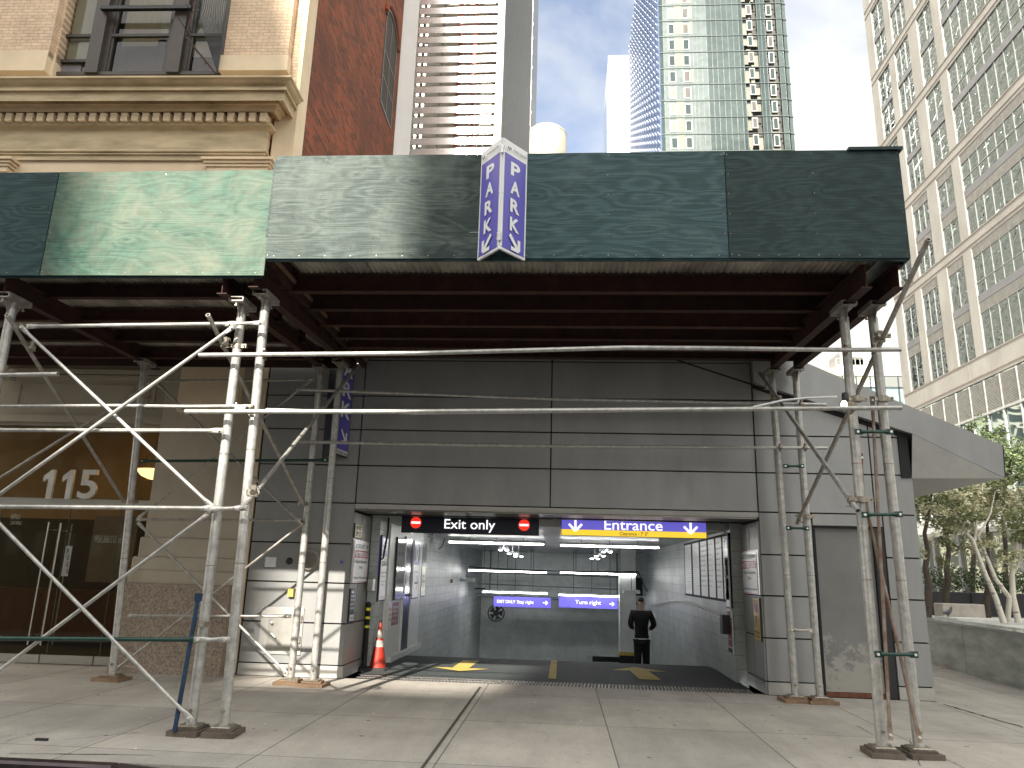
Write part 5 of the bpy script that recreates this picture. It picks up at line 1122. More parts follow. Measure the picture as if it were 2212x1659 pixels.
for i, (px, py, Y, s_) in enumerate(((336, 1018, 13.0, 1),)):
    c = at(px, py, Y); t = thing('pendant_lamp', c, ['glowing amber bowl lamp hanging inside the entrance beside the pier', 'amber bowl lamp hanging deeper inside the lobby behind the numerals'][i], 'lamp')
    MB().lathe([(.30, .02), (.29, -.02), (.23, -.09), (.12, -.14), (.0, -.16)], c, 28).build('shade', lamp_warm, t)
    m = MB(); m.tube([c+Vector((0, 0, .0)), Vector((c.x, c.y, 4.9))], .012, 6); m.lathe([(.05, 0), (.05, .08), (.01, .1)], c+ZU*.45, 10)
    for k in range(3): m.tube([c+ZU*.5, c+Vector((.35*math.cos(k*2.1), .35*math.sin(k*2.1), .02))], .005, 5)
    m.build('stem', black, t)
th = R(1.3); pv_ = Vector((-5.0, 11.6, 0)); Lq = sb.location-pv_
sb.location = pv_+Vector((Lq.x*math.cos(th)-Lq.y*math.sin(th), Lq.x*math.sin(th)+Lq.y*math.cos(th), 0)); sb.rotation_euler = (0, 0, th)
# fan shaped iron guard
for i, (x_, y_) in enumerate(((-7.6, 13.2), (-9.2, 13.6))):  # two lamps added out of view to brighten the lobby
    t = thing('downlight', (x_, y_, 4.86), ['round lit downlight in the lobby ceiling nearest the pier', 'round lit downlight in the lobby ceiling behind the numerals'][i], 'ceiling light', 'downlights in the lobby ceiling')
    MB().lathe([(.0, .0), (.16, .0), (.17, .03)], (x_, y_, 4.86), 20).build('lamp_face', flat('warm_downlight', (1, .86, .66), .4, 0, 22) if i == 0 else bpy.data.materials['warm_downlight'], t)
    MB().lathe([(.165, -.01), (.20, -.01), (.20, .03)], (x_, y_, 4.87), 20).build('trim_ring', alu, t)
fg = thing('fan_guard', at(470, 157, 11.45), 'fan of black iron spikes guarding the window beside the cream brick pier', 'fan guard')
pv = at(470, 157, 11.4); m = MB()
for k in range(17):
    e_ = at(399+k*6.3, -60, 11.15+.012*k); m.tube([pv, e_], .0065, 6)
m.build('spikes', black, fg); m = MB()
E0, E1, E2 = at(466, 158, 11.38), at(401, 80, 11.2), at(436, -40, 11.2); m.tube([E0, E1], .018, 6); m.tube([E1, E2], .018, 6); m.build('rim', M('rusted_iron', (.10, .06, .045), .8, .3, .4, 20), fg); m = MB()
for a, b, c_ in (((432, 62), (414, 72), (401, 38)), ((424, 20), (414, 26), (400, 6)), ((412, 80), (399, 60), (385, 38)), ((430, 22), (418, 28), (412, 62))): m.tube([at(*a, 11.2), at(*b, 11.1), at(*c_, 10.98)], [.012, .01, .004], 6)
for k in range(7): a = E0+(E1-E0)*(k/7+.05); m.tube([a, a+Vector((-.0, -.02, -.10))], [.01, .003], 5)
m.build('hooks', black, fg)

# ================================================================ BUILDINGS BEHIND
# louvred tower
lt_ = thing('louvred_tower', (-3.6, 28, 0), 'narrow tower of bright horizontal metal louvres with a dark ribbed side behind the shed', 'building')
LY = 20.0; lx0, lx1, lx2 = at(886, 330, LY).x, at(1066, 330, LY).x, at(1080, 330, LY).x; lw = at(862, 335, LY).x
whitem = M('bright_white_render', (.86, .85, .82), .6, 0, .04, 1)
slat = M('polished_louvre', (.92, .91, .87), .20, .75, .05, 2, vs=(1, 1, 10)); 
m = MB(); m.box(lw-.6, lx0-.03, LY, LY+.4, 3.2, 34); m.build('wall', whitem, lt_)
m = MB(); z = 12.0; pitch = .362
while z < 34:
    m.prism([(lx0, LY+.02, z), (lx0, LY+.03, z+.235), (lx0, LY+.055, z+.235), (lx0, LY+.045, z)], (lx1-lx0, 0, 0)); z += pitch
m.build('louvres', slat, lt_)
m = MB(); z = 12.28
while z < 34: 
    for k in range(2): m.box(lx0, lx1, LY+.10, LY+.12, z+k*.045-.02, z+k*.045)
    z += pitch
m.build('inner_slats', galv, lt_)
m = MB(); m.box(lx0+.12, lx0+.2, LY+.13, LY+.19, 3.2, 34); m.box((lx0+lx1)/2-.55, (lx0+lx1)/2-.5, LY+.3, LY+.36, 3.2, 34); m.box(lx1-.12, lx1-.04, LY+.13, LY+.19, 3.2, 34); m.build('inner_frame', clampm, lt_)
m = MB()
for x_ in (-3.6, -3.1): m.box(x_, x_+.12, LY+1.0, LY+1.1, 3.2, 34)
m.each('column', M('red_oxide_column', (.40, .07, .03), .6), lt_)
m = MB(); m.box(lx0-.03, lx1, LY+1.6, LY+1.8, 3.2, 34); m.box(lw-.6, lx2, 35.6, 36, 3.2, 34); m.box(lx0-.03, lx2, LY+.4, 36, 33.9, 34); m.build('inner_wall', M('dim_inner_wall', (.46, .44, .38), .8), lt_)
m = MB(); m.box(lx1, lx2, LY-.03, LY+.25, 3.2, 34); m.build('edge_panel', M('pale_edge_panel', (.66, .62, .54), .45, .3, .06, 1), lt_)
m = MB(); m.box(lx2-.20, lx2-.012, LY+.26, 36, 3.2, 34); m.build('side_wall', M('dark_side_wall', (.05, .05, .055), .6), lt_)
m = MB(); y = LY+.3
while y < 35.9: m.box(lx2-.012, lx2, y, y+.15, 3.2, 34); y += .36
tag(m.build('side_ribs', M('pale_ribbed_metal', (.24, .235, .23), .4, .4, .12, 1.5), lt_))
m = MB(); p = at(1134, 320, 36); m.tube([(p.x+.08, 36.1, 3.2), (p.x+.08, 36.1, 34)], .08, 8); m.build('downpipe', black, lt_)

# water tank on its block
wt = thing('rooftop_block', (-1, 62, 0), 'plain pale block hidden behind the shed that carries the water tank', 'building')
MB().box(-8, 5, 58, 70, -.1, 36).build('wall', M('pale_block_wall', (.4, .38, .35), .8), wt)
c = at(1181, 320, 60); R_ = (at(1224, 320, 60).x-c.x); zt = at(1181, 276, 60).z
wk = thing('water_tank', (c.x, 60, 36), 'round white stained rooftop water tank beside the dark ribbed tower', 'water tank')
tm = M('stained_white_tank', (.50, .48, .42), .6, .1, .3, .9, col2=(.32, .29, .23))
MB().lathe([(R_, 36.6), (R_, zt-.95), (R_*.97, zt-.9)], (c.x, 60, 0), 40).build('body', tm, wk)
MB().lathe([(R_*1.01, zt-.92), (R_*.985, zt-.72), (R_*.8, zt-.38), (R_*.4, zt-.12), (0, zt-.06)], (c.x, 60, 0), 40).build('roof', tm, wk)
m = MB(); m.tube([(c.x-R_*.85, 59.5, zt-.6), (c.x-R_*.85, 59.5, zt-.1)], .02, 5)
for k in range(16):
    t = k/15*2*math.pi; m.tube([(c.x+R_*.6*math.cos(t), 60+R_*.6*math.sin(t), zt-.3), (c.x+R_*.6*math.cos(t), 60+R_*.6*math.sin(t), zt-.05)], .012, 4)
m.build('rail', black, wk)
MB().box(c.x-R_, c.x+R_, 60-R_, 60+R_, 36, 36.6).build('stand', clampm, wk)

# white slab tower
ws = thing('white_slab_tower', (12, 165, 0), 'featureless bright white tower partly behind the blue scalloped tower', 'building')
a = at(1314, 120, 160); b = at(1364, 120, 160); 
MB().box(a.x, b.x+3, 160, 175, 0, a.z).build('wall', M('sunlit_white_panels', (.84, .86, .88), .5, 0, .02, .2), ws)  # plain white panel colour of the tower
m = MB()
for k in range(int((a.z-61)/3.2)): m.box(a.x, b.x+3, 159.97, 160, 60+k*3.2, 60.08+k*3.2)
m.build('panel_joints', M('pale_joint', (.74, .77, .80), .5), ws)
MB().box(a.x-.35, a.x-.02, 160.5, 175, 0, a.z-9).build('side_strip', M('pale_blue_side', (.35, .45, .65), .4), ws)

# green glass tower
gt = thing('green_glass_tower', (25, 110, 0), 'tall green glass residential tower with white framed windows and recessed balconies', 'building')
GY = 105.0; gx0 = at(1427.5, 200, GY).x; gx1 = at(1703, 200, GY).x; FLH = (at(1500, 183*.5486/1.277, GY).z-at(1500, 675*.5486/1.277, GY).z)/6
zb0 = at(1500, 675*.5486/1.277, GY).z
gglass = []
for nm, c_, rg in (('pale_green_glass', (.135, .16, .155), .2), ('mid_green_glass', (.075, .097, .093), .14), ('deep_green_glass', (.045, .066, .064), .12), ('bright_green_glass', (.5, .6, .55), .3)):
    mm, nn_, ll_, bb_ = newmat(nm); vv = vec(nn_, ll_, 'XZY'); bb_.inputs['Metallic'].default_value = .35; bb_.inputs['Roughness'].default_value = rg
    ll_.new(ramp(nn_, ll_, noise(nn_, ll_, vv, .35, 5, .6, 1.5), [(.3, tuple(x*.8 for x in c_)), (.7, tuple(min(1, x*1.2) for x in c_))]), bb_.inputs['Base Color'])
    bump(nn_, ll_, bb_, noise(nn_, ll_, vv, .5, 2), .3, .1); gglass.append(mm)
u_ = lambda f: gx0+(gx1-gx0)*f
floors = range(-6, 14)
MB().box(gx0+.05, gx1-.05, GY+1.4, GY+15, 0, zb0+15*FLH).build('core', M('dark_interior', (.04, .05, .05), .6), gt)
zA, zB = zb0-6*FLH, zb0+14*FLH
fcol = [(0, .02, 2), (.02, .28, 'w'), (.28, .30, 0), (.30, .38, 0), (.38, .46, 1), (.46, .63, 1), (.63, .67, 2), (.67, .80, 'b'), (.80, .85, 2), (.85, .93, 'w2'), (.93, .995, 'c')]
drk = M('dark_room', (.06, .055, .045), .6, 0, .4, .7); bld = M('pale_blinds', (.22, .22, .18), .8, 0, .15, .3); frm = flat('white_window_frame', (.42, .42, .41), .4)
MBs = {k: MB() for k in ('g0', 'g1', 'g2', 'g3', 'frame', 'win', 'blind', 'dark', 'mul', 'white')}
for fl in floors:
    z0 = zb0+fl*FLH+.12; z1 = z0+FLH-.24; H = z1-z0
    def P(k, f0, f1, a0=0., a1=1., y=0): MBs[k].box(u_(f0), u_(f1), GY+y, GY+y+.05, z0+a0*H, z0+a1*H)
    def win(f0, f1, a0, a1, y=-.06, dark='win'):
        MBs['frame'] = MB(); MBs['win_'] = MB(); pm_ = {'win': gglass[2], 'dark': drk, 'blind': bld}[dark]
        MBs['frame'].box(u_(f0), u_(f1), GY+y, GY+y+.08, z0+a0*H, z0+a0*H+.14); MBs['frame'].box(u_(f0), u_(f1), GY+y, GY+y+.08, z0+a1*H-.14, z0+a1*H)
        MBs['frame'].box(u_(f0), u_(f0)+.14, GY+y, GY+y+.08, z0+a0*H+.14, z0+a1*H-.14); MBs['frame'].box(u_(f1)-.14, u_(f1), GY+y, GY+y+.08, z0+a0*H+.14, z0+a1*H-.14)
        MB().box(u_(f0)+.14, u_(f1)-.14, GY+y+.03, GY+y+.06, z0+a0*H+.14, z0+a1*H-.14).build('pane', pm_, MBs['frame'].build('window', frm, gt))
    win(.07, .125, .12, .85, dark=random.choice(('win', 'blind'))); win(.185, .24, .12, .85, dark=random.choice(('win', 'dark')))
    if random.random() < .5: MBs['blind'].box(u_(.125), u_(.185), GY-.02, GY-.005, z0+.1*H, z1)
    if random.random() < .6: MBs['blind'].box(u_(.24), u_(.27), GY-.02, GY-.005, z0+.1*H, z1)
    if random.random() < .6: MBs['blind'].box(u_(.755), u_(.79), GY+.5, GY+.52, z0+random.choice((.1, .4))*H, z1)
    MBs['blind'].box(u_(.67), u_(.71), GY+.4, GY+.42, z0+random.choice((.05, .25, .45))*H, z1)
    win(.705, .75, .30, .98, y=.0, dark=random.choice(('win', 'dark', 'dark')))
    for q in range(random.randint(2, 5)):
        x_ = random.uniform(.68, .78); MBs[random.choice(('white', 'blind', 'win', 'dark'))].box(u_(x_), u_(x_)+random.uniform(.2, .7), GY+.3, GY+.45, z0, z0+random.uniform(.15, .4)*H)
    win(.865, .91, .22, .96, y=.0, dark=random.choice(('win', 'win', 'dark'))); MBs['blind'].box(u_(.86), u_(.92), GY+.35, GY+.38, z0, z0+random.uniform(.08, .2)*H)
    if random.random() < .4: MBs['white'].box(u_(.915), u_(.93), GY+.2, GY+.22, z0+.1*H, z1)
    for f in (.03, .065, .125, .18, .245, .27, .30, .34, .38, .42, .46, .505, .55, .595, .64, .67, .79, .82, .85, .945, .985): MBs['mul'].box(u_(f)-.045, u_(f)+.045, GY-.05, GY-.003, z0, z1)
    MBs['mul'].box(gx0, gx1, GY-.10, GY+.2, z0-.17, z0-.06)
sun_side = None
for f0, f1, g_i in ((0, .03, 2), (.03, .27, 0), (.27, .38, 0), (.38, .64, 1), (.64, .67, 2), (.79, .85, 2), (.945, .985, 1)):
    MB().box(u_(f0), u_(f1), GY, GY+.05, zA, zB).build('glass_bay', gglass[g_i], gt)
for f0, f1, y_ in ((.67, .79, 1.0), (.85, .94, .8)): MB().box(u_(f0), u_(f1), GY+y_, GY+y_+.05, zA, zB).build('balcony_recess', drk, gt)
MBs['mul'].build('mullions', M('steel_green_mullion', (.07, .09, .088), .4, .3), gt)
MBs['blind'].each('blind', bld, gt)
m = MB(); m.box(gx1, gx1+.5, GY+.3, GY+14, zA, zB)
for fl in floors: m.box(gx1, gx1+.6, GY+.2, GY+14, zb0+fl*FLH-.05, zb0+fl*FLH+.06)
m.build('side_glazing', gglass[1], gt)

# blue scalloped tower
bt_ = thing('blue_scalloped_tower', (20, 125, 0), 'tall blue glass tower with a scalloped herringbone face beside the green tower', 'building')
bx = gx0-.12; Yf = bx/((at(1360, 200, 1).x)); 
blue = M('blue_facade_glass', (.05, .10, .26), .3, .2, .25, .3, col2=(.10, .17, .36)); wfin = M('white_facade_fin', (.84, .88, .93), .4, .1, .05, .3)
m = MB(); m.box(bx-.0, gx0-.03, GY+.4, Yf, 0, 122); m.box(bx+.02, gx0+12, GY+16, Yf-.1, 0, 121.9); m.build('wall', blue, bt_)
m = MB(); m2 = MB(); ny = 14; dy = (Yf-GY-.6)/ny
for i in range(ny):
    for j in range(46):
        z0 = 56+j*1.45+(.72 if i % 2 else 0); y0 = GY+.6+i*dy
        m.add([(bx-.02, y0+dy*.1, z0+.3), (bx-.34, y0+dy*.14, z0+.8), (bx-.34, y0+dy*.18, z0+1.15), (bx-.02, y0+dy*.22, z0+.75)], [(0, 1, 2, 3)])
        m2.add([(bx-.02, y0+dy*.34, z0+.6), (bx-.34, y0+dy*.5, z0+1.3), (bx-.02, y0+dy*.98, z0+.7)], [(0, 1, 2)])
tag(m.build('white_fins', wfin, bt_), kind='stuff'); tag(m2.build('blue_scales', M('light_blue_panel', (.16, .24, .46), .3, .2, .2, .3), bt_), kind='stuff')

# stone office tower on the right, face at X = 29
st_ = thing('stone_office_tower', (36, 48, 0), 'tall beige stone office tower with big gridded windows at the right', 'building')
SX = 29.0; stone = M('pinkish_beige_stone', (.42, .40, .365), .75, 0, .12, .5, col2=(.31, .29, .262), vs=(1, 1, .5), bs=.05, bsc=8)
stone2 = M('metal_spandrel_grey', (.22, .22, .23), .5, .3, .08, .5)
mir = glassmat('wavy_mirror_glass', (.15, .18, .185), .9, (.9, 1.9, 1), 'YZX', .02, .95, .10)
mir2 = glassmat('dark_podium_glass', (.22, .27, .27), .3, (.3, .5, 1), 'YZX', .03, .9, .08)
bands = [(15.5, 17.2)]+[(25.0+7.4*k, 26.0+7.4*k) for k in range(9)]
cols_ = [(62.6, 60.2), (59.1, 56.4), (54.9, 52.5), (51.4, 41.6), (40.0, 30.2), (28.6, 20)]
m = MB()
for z0, z1 in bands: m.box(SX, SX+1, 18, 64, z0, z1)
ed = 64.0; k = 0
for i, (y1, y0) in enumerate(cols_):
    for j in range(len(bands)-1): m.box(SX-.03, SX+1, y1, ed, bands[j][1], bands[j+1][0])
    ed = y0
m.box(SX+1, SX+20, 18, 64, 0, 92); m.build('wall', stone, st_)
m = MB()
for z0, z1 in bands: m.box(SX-.05, SX, 18, 64, z0+.25, z0+.32); m.box(SX-.05, SX, 18, 64, z1-.1, z1-.02)
for y in (61, 57.8, 53.7, 46, 42, 35): 
    for z0, z1 in bands: m.box(SX-.012, SX, y, y+.04, z0, z1)
m.build('string_course', M('stone_joint_line', (.33, .29, .25), .8), st_)
mulm = M('pale_mullion', (.34, .35, .35), .4, .3); lvm = M('pale_vent_louvre', (.40, .385, .36), .5, .3)
for i, (y1, y0) in enumerate(cols_):
    for j in range(len(bands)-1):
        z0, z1 = bands[j][1], bands[j+1][0]; zm = (z0+z1)/2
        mu = MB(); npn = max(2, round((y1-y0)/1.05))
        for q in range(npn+1):
            y = y0+(y1-y0)*q/npn; mu.box(SX+.05, SX+.09, y-.03, y+.03, z0, z1)
        if i >= 3: mu.box(SX+.05, SX+.09, y0, y1, zm+1.2, zm+1.25)
        w_ = mu.build('window', mulm, st_)
        MB().box(SX+.09, SX+.3, y0, y1, z0, z1).build('pane', mir, w_); MB().box(SX+.02, SX+.089, y0, y1, zm-.28, zm+.28).build('spandrel', stone2, w_)
        if j <= 1:
            for zt_l in (z1, zm-.29):
                lv = MB()
                for q in range(7): lv.box(SX+.04, SX+.085, y0, y1, zt_l-.09-q*.11, zt_l-.03-q*.11)
                lv.build('vent_louvre', lvm, w_)
lv = MB()
for q in range(22): lv.box(SX+.02, SX+.1, 18, 64, 13.2+q*.1, 13.25+q*.1)
lv.build('vent_louvre', lvm, st_)
m = MB(); m.box(SX+.1, SX+.2, 18, 63.5, 6.2, 15.5); m.build('podium_glass', mir2, st_)
m = MB()
for q in range(24): m.box(SX-.02, SX+.12, 63.4-q*1.9, 63.5-q*1.9, 6.2, 15.4)
m.box(SX-.04, SX+.12, 18, 63.5, 13.0, 13.15); m.build('podium_mullions', M('pale_podium_mullion', (.55, .56, .55), .4, .4), st_)
m = MB(); m.box(SX-2.2, SX+.2, 18, 64, 5.2, 6.2); m.build('entrance_canopy', M('pale_canopy_fascia', (.5, .5, .5), .5), st_)
m = MB(); m.box(SX+.4, SX+.5, 18, 63.5, .7, 5.2); m.build('shopfront_glass', glassmat('shopfront_glass', (.25, .27, .22), .1, ax='YZX', metal=.6), st_)
m = MB()
for q in range(12): m.box(SX+.2, SX+.4, 62-q*3.8, 62.4-q*3.8, .7, 5.2)
m.each('shopfront_post', stone2, st_)

# low glass terrace block between the garage and the stone tower
gt2 = thing('glass_terrace_block', (44, 100, 0), 'low pale glass block with a roof terrace rail behind the wedge canopy', 'building')
Y9 = 92; x0, x1 = at(1700, 812, Y9).x, at(2030, 815, Y9).x; zr = at(1850, 812, Y9).z; zd = at(1850, 836, Y9).z
MB().box(x0, x1, Y9, Y9+20, 0, zd).build('wall', glassmat('terrace_block_glass', (.50, .62, .60), .2, (.25, .3, 1), metal=.5), gt2)
m = MB(); m.box(x0, x1, Y9-.1, Y9, zr-.07, zr+.03); m.box(x0, x1, Y9-.1, Y9, zd-.15, zd+.05); m.box(x0, x1, Y9-.1, Y9, zd-3.9, zd-3.8)
for k in range(12): x_ = x0+(x1-x0)*k/11; m.box(x_-.06, x_+.06, Y9-.1, Y9, 0, zr)
m.build('mullions', M('terrace_rail', (.22, .27, .28), .5), gt2)
MB().box(x0, x1, Y9-.04, Y9-.02, zd+.05, zr-.07).build('balustrade', gm, gt2)
def farblock(px0_, px1_, py, Y, label, mat, rows_, wm):
    a = at(px0_, py, Y); b = at(px1_, py, Y); t = thing('apartment_block', ((a.x+b.x)/2, Y, 0), label, 'building', 'far blocks beyond the glass terrace')
    MB().box(a.x, b.x, Y, Y+25, 0, a.z).build('wall', mat, t); m = MB()
    for j in range(rows_):
        z = a.z-2.4-j*3.3
        for i in range(int((b.x-a.x)/2.6)): m.box(a.x+.8+i*2.6, a.x+2.2+i*2.6, Y-.05, Y, z-.8, z+.8)
    m.each('window', wm, t); return t, a, b
t, a, b = farblock(1762, 1816, 796, 150, 'tan brick block far behind the scaffold posts', M('far_tan_brick', (.55, .40, .27), .8), 5, M('far_window_dark', (.3, .25, .2), .5))
t, a, b = farblock(1808, 1892, 788, 160, 'stepped white block with roof clutter far behind the scaffold', M('far_white_render', (.76, .75, .70), .7), 6, M('far_window_green', (.40, .44, .38), .5))
m = MB(); m.box(a.x+2, a.x+6, 161, 168, a.z, a.z+2.0); m.box(b.x-7, b.x-.5, 161, 168, a.z, a.z+3.2)
for k in range(9): x_ = a.x+k*(b.x-a.x)/8; m.tube([(x_, 160.5, a.z), (x_, 160.5, a.z+1.6)], .08, 4)
m.tube([(a.x, 160.5, a.z+1.5), (b.x, 160.5, a.z+1.5)], .07, 4); m.tube([(a.x+4, 163, a.z+2), (a.x+4, 163, a.z+5)], .1, 4); m.build('roof_clutter', M('far_grey_clutter', (.5, .5, .47), .7), t)
a = at(1722, 735, 220); t = thing('apartment_block', (a.x, 220, 0), 'narrow white block just right of the grey garage roof', 'building', 'far blocks beyond the glass terrace')
MB().box(at(1690, 735, 220).x, at(1742, 735, 220).x, 220, 235, 0, at(1742, 725, 220).z).build('wall', whitem, t)

# unseen buildings added behind the camera, shaped to cast shade and fill reflections
opp = M('across_street_brick', (.17, .15, .13), .8, 0, .2, .2)
OY = -46.0
def sunx(x, y, Y=OY): return x+SUN.x/-SUN.y*(y-Y)*1
xr_ = -1.75+SUN.x*(7.2-OY)/abs(SUN.y); xl_ = -5.3+SUN.x*(7.2-OY)/abs(SUN.y); hz = 2.25+SUN.z/abs(SUN.y)*(7.55-OY)
for x0, x1, h, y0, lb in ((xr_, 5, 56, OY-10, 'brick building across the street on the right, behind the viewer'), (-110, xl_-1.15, 53, OY-6, 'tall brick building across the street on the left, behind the viewer'), (xl_-1.14, xr_-.01, hz, OY-6, 'narrow lower brick building between two taller ones across the street, behind the viewer'), (29, 110, 52, OY-6, 'brown brick building on the far corner of the avenue, behind the viewer on the right')):
    t = thing('brick_building', ((x0+x1)/2, OY-3, 0), lb, 'building', 'buildings across the street')
    if x0 > 25: MB().box(x0, x1, y0, OY, -.1, h).build('wall', opp, t); continue
    MB().box(x0, x1, y0, OY, -.1, h).build('wall', opp, t); m = MB()
    for j in range(int(h/3.6)-1):
        for i in range(int((x1-x0-1)/2.6)): m.box(x0+1+i*2.6, x0+2.3+i*2.6, OY+.0, OY+.05, 2+j*3.6, 4.1+j*3.6)
    if m.v: m.each('window', winglass, t) if len(m.g) < 100 else tag(m.build('windows', winglass, t), None, None, None, 'stuff')
# banded block up the avenue, hidden behind the louvred tower: it is what the stone tower's glass reflects
t = thing('banded_tower', (-45, 150, 0), 'broad cream and dark banded tower beyond the louvred tower, reflected in the stone tower windows', 'building')
MB().box(-90, -7.6, 140, 165, 0, 175).build('wall', M('dark_band_glass', (.06, .075, .075), .3, .2, .3, .1), t); m = MB()
for j in range(46): m.box(-90.2, -7.5, 139.6, 140, 3.7*j, 3.7*j+.9)
for j in range(18): m.box(-90+j*4.8, -89.2+j*4.8, 139.5, 139.6, 0, 175)
m.build('bands', M('cream_band', (.80, .74, .62), .6, 0, .1, .1), t)

# ================================================================ PLAZA AND TREES (right)
pz_ = MB(); pz_.box(7.95, 28.9, 9.5, 17.5, -.1, .80); pz_.box(7.95, 60, 17.5, 120, -.1, .72); struct('plaza', pz_, M('plaza_paving', (.46, .45, .42), .7, 0, .12, 1.2, bs=.1, bsc=30), 'raised pale plaza paving behind the granite wall')
gw = thing('granite_wall', (7.7, 14, 0), 'low veined grey granite wall with a polished top right of the garage', 'wall')
m = MB(); A_ = (7.30, 9.0), (7.52, 13.13), (7.86, 17.4)
pts2 = [(7.20, 9.0), (7.40, 13.13), (7.75, 17.6)]
for i in range(2):
    (xa, ya_), (xb, yb_) = pts2[i], pts2[i+1]; n_ = 2 if i else 2
    for k in range(n_):
        f0, f1 = k/n_, (k+1)/n_; P0 = (xa+(xb-xa)*f0, ya_+(yb_-ya_)*f0+.008); P1 = (xa+(xb-xa)*f1, ya_+(yb_-ya_)*f1-.008)
        m.prism([(P0[0], P0[1], 0), (P1[0], P1[1], 0), (P1[0]+.5, P1[1], 0), (P0[0]+.5, P0[1], 0)], (0, 0, .84))
m.build('wall_blocks', granite_grey, gw)
m = MB(); m.prism([(7.18, 9, .843), (7.38, 13.13, .843), (7.73, 17.6, .843), (8.35, 17.6, .843), (8.0, 13.13, .843), (7.8, 9, .843)], (0, 0, .05)); m.build('coping', M('polished_granite_top', (.42, .44, .43), .15, .2, .1, 3), gw)
m = MB(); m.prism([(8.6, 17.6, .8), (60, 18.4, .8), (60, 19.4, .8), (8.5, 18.4, .8)], (0, 0, .10)); one('step', m, M('pale_granite_step', (.5, .5, .48), .5), 'long low pale granite step behind the wall', 'step')
for i, (px0_, px1_, Y) in enumerate(((2038, 2130, 21.5), (1985, 2012, 21.5))):
    a = at(px0_, 1330, Y); b = at(px1_, 1330, Y); m = MB(); m.bbox(a.x, b.x, Y, Y+.5, .72, 1.12, .02)
    one('bench', m, M('stone_bench', (.36, .33, .29), .7, 0, .2, 4), ['long block of pale stone forming a bench before the planter', 'stone bench end half hidden behind the garage corner'][i], 'bench', 'stone benches in the plaza')
pl = thing('planter', (14, 24.5, .72), 'long black metal planter box filled with a clipped hedge', 'planter')
m = MB()
for k in range(7): m.bbox(10.0+k*2.2, 12.18+k*2.2, 24, 25.1, .72, 1.40, .01)
m.build('box', flat('black_planter', (.018, .018, .022), .45), pl)
def leafblob(mb, c, r, n_, s, squash=1, shell=.35):
    for _ in range(n_):
        while True:
            p = Vector((random.uniform(-1, 1), random.uniform(-1, 1), random.uniform(-1, 1)))
            if p.length < 1 and p.length > random.random()*shell: break
        q = Vector((c[0]+p.x*r[0], c[1]+p.y*r[1], c[2]+p.z*r[2])); a = Vector((random.gauss(0, 1), random.gauss(0, 1), random.gauss(0, .6))).normalized(); b = a.cross(Vector((random.gauss(0, 1), random.gauss(0, 1), random.gauss(0, 1)))).normalized()
        ss = s*random.uniform(.6, 1.3); mb.add([q-a*ss, q-b*ss*.5, q+a*ss, q+b*ss*.5], [(0, 1, 2, 3)])
hg = [MB(), MB()]
for k in range(46):
    x = 10.1+k*.33; leafblob(hg[k % 2], (x, 24.55+random.uniform(-.1, .1), 1.72+random.uniform(-.05, .12)), (.30, .42, .42), 260, .045)
hr = tag(bpy.data.objects.new('hedge', None), 'dense dark green clipped hedge growing in the black planter', 'hedge', None); C.objects.link(hr); hr.location = (17, 24.5, 1.4)
hg[0].build('foliage', leafd[0], hr); hg[1].build('foliage', leafd[1], hr)
def tree(name, trunk_pts, r0, limbs, blobs, mats, bark, label, cat='tree', group='trees in the plaza'):
    t = thing(name, trunk_pts[0], label, cat, group); m = MB(); n_ = len(trunk_pts)
    m.tube(trunk_pts, [r0*(1-.65*i/(n_-1)) for i in range(n_)], 9); tr_ = m.build('trunk', bark, t)
    m = MB()
    for L in limbs: m.tube(L, [r0*.45*(1-.8*i/(len(L)-1)) for i in range(len(L))], 6)
    if m.v: m.build('limbs', bark, t)
    mbs = [MB(), MB()]
    for c_, r_s, n2, s in blobs:
        # clumps inside the crown
        for q in range(max(3, n2//90)):
            o_ = Vector((random.gauss(0, .5)*r_s[0], random.gauss(0, .5)*r_s[1], random.gauss(0, .45)*r_s[2])); k_ = random.uniform(.22, .4)
            leafblob(mbs[q % 2], (c_[0]+o_.x, c_[1]+o_.y, c_[2]+o_.z), tuple(v*k_ for v in r_s), 90, s)
    cr_ = mbs[0].build('crown', mats[0], t); mbs[1].build('foliage', mats[1], cr_)
    return t
def grow(base, top, k=6, w=.12):
    b = Vector(base); t_ = Vector(top); return [b+(t_-b)*(i/k)+Vector((random.uniform(-w, w), random.uniform(-w, w), 0))*(0 if i == 0 else 1) for i in range(k+1)]
def limbset(top, crown_c, r, n_=7):
    L = []
    for _ in range(n_):
        e_ = Vector((crown_c[0]+random.uniform(-1, 1)*r[0], crown_c[1]+random.uniform(-1, 1)*r[1], crown_c[2]+random.uniform(-.4, 1)*r[2])); t_ = Vector(top)
        mid = (t_+e_)/2+Vector((0, 0, .15)); L.append([t_, mid, e_])
    return L
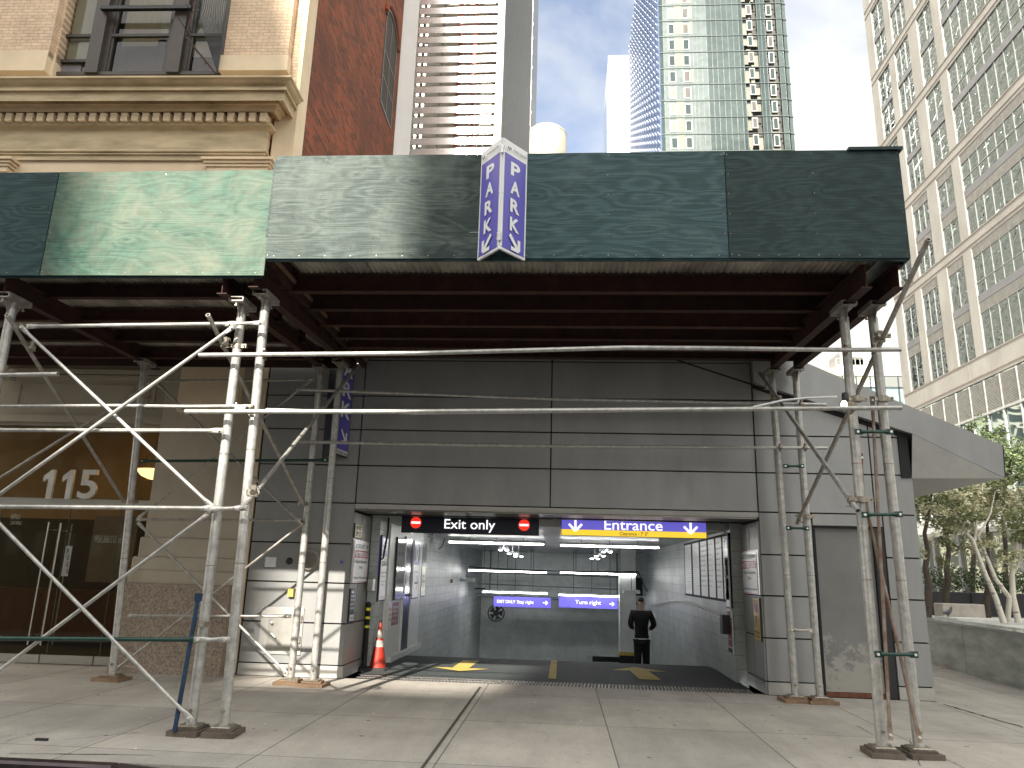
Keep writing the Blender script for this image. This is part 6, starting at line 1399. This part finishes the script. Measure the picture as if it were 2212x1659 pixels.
# leaning white birches
YB = 14.6
b0 = at(2168, 1345, YB); b1 = at(2180, 1345, YB+.1); b2 = at(2200, 1345, YB+.3)
tree('birch_tree', [b0, at(2150, 1290, YB), at(2128, 1240, YB), at(2100, 1165, YB), at(2060, 1125, YB+.1), at(2010, 1108, YB+.2)], .055, [[at(2090, 1150, YB), at(2060, 1105, YB), at(2035, 1050, YB)], [at(2105, 1175, YB), at(2110, 1120, YB), at(2100, 1060, YB)]],
     [(at(2040, 1085, YB), (.6, .7, .42), 1500, .04), (at(2085, 1130, YB+.3), (.7, .6, .45), 900, .04), (at(2020, 1170, YB+.3), (.4, .5, .5), 420, .04)], leafb, barkw, 'white birch leaning far left behind the granite wall')
tree('birch_tree', [b1+Vector((.08, .2, 0)), at(2180, 1290, YB+.1), at(2150, 1250, YB+.1), at(2130, 1200, YB+.1), at(2112, 1160, YB+.1), at(2095, 1110, YB+.1)], .05, [[at(2112, 1160, YB), at(2140, 1110, YB), at(2150, 1060, YB)]],
     [(at(2120, 1080, YB+.2), (.6, .6, .42), 1300, .04), (at(2140, 1170, YB+.4), (.6, .5, .4), 520, .04)], leafb, barkw, 'white birch leaning left just right of the far leaning one')
tree('birch_tree', [b2, at(2188, 1290, YB+.3), at(2186, 1240, YB+.3), at(2192, 1190, YB+.3), at(2200, 1130, YB+.3), at(2196, 1070, YB+.3)], .06, [[at(2187, 1245, YB+.3), at(2202, 1215, YB+.3), at(2206, 1165, YB+.3)], [at(2192, 1190, YB+.3), at(2170, 1130, YB+.3), at(2160, 1080, YB+.3)]],
     [(at(2185, 1100, YB+.3), (.65, .6, .48), 1400, .04), (at(2190, 1180, YB+.3), (.5, .5, .4), 450, .04)], leafb, barkw, 'upright forked white birch farthest right behind the wall')
for i, (px, Y, lb, cpx, cpy, rr, lm, n2) in enumerate(((1998, 20.5, 'dark trunked tree right beside the garage corner', 2010, 1085, (1.0, .9, .75), leafb, 2600), (2040, 22.5, 'dark trunked tree in the middle of the planter row', 2070, 1095, (1.3, 1, .7), leafb, 2600),
                                       (2128, 23.2, 'dark trunked tree behind the leaning birches', 2150, 1100, (1.2, 1, .7), leafb, 2600), (2168, 28, 'light green feathery tree rising above the canopy tip', 2180, 1005, (1.6, 1.4, 1.35), leafl, 5200), (2100, 31, 'light green tree top just showing above the wedge canopy', 2120, 960, (.9, 1.0, .9), leafl, 1600))):
    z0 = .72; base = Vector((at(px, 1300, Y).x, Y, z0)); cc = at(cpx, cpy, Y); top = Vector((base.x+(cc.x-base.x)*.6, Y, cc.z-.5*rr[2]))
    tree('locust_tree' if lm is leafl else 'plaza_tree', grow(base, top, 6, .06), .11, limbset(top, cc, rr), [(cc, rr, n2, .05 if lm is leafb else .06)], lm, barkd, lb)
# pigeon on the plaza step
c = at(2048, 1326, 18.2); t = thing('pigeon', (c.x, 18.2, .90), 'small dark pigeon standing on the low granite step', 'pigeon')
skin('body', [((c.x, 18.2, 1.0), .05), ((c.x+.05, 18.2, 1.03), .045), ((c.x+.08, 18.2, 1.10), .028), ((c.x+.09, 18.2, 1.13), .026), ((c.x-.12, 18.2, .98), .02), ((c.x, 18.18, .93), .008), ((c.x, 18.18, .90), .006), ((c.x, 18.22, .93), .008), ((c.x, 18.22, .90), .006)], [(0, 1), (1, 2), (2, 3), (0, 4), (0, 5), (5, 6), (0, 7), (7, 8)], M('pigeon_feathers', (.06, .06, .075), .6), t, 1)
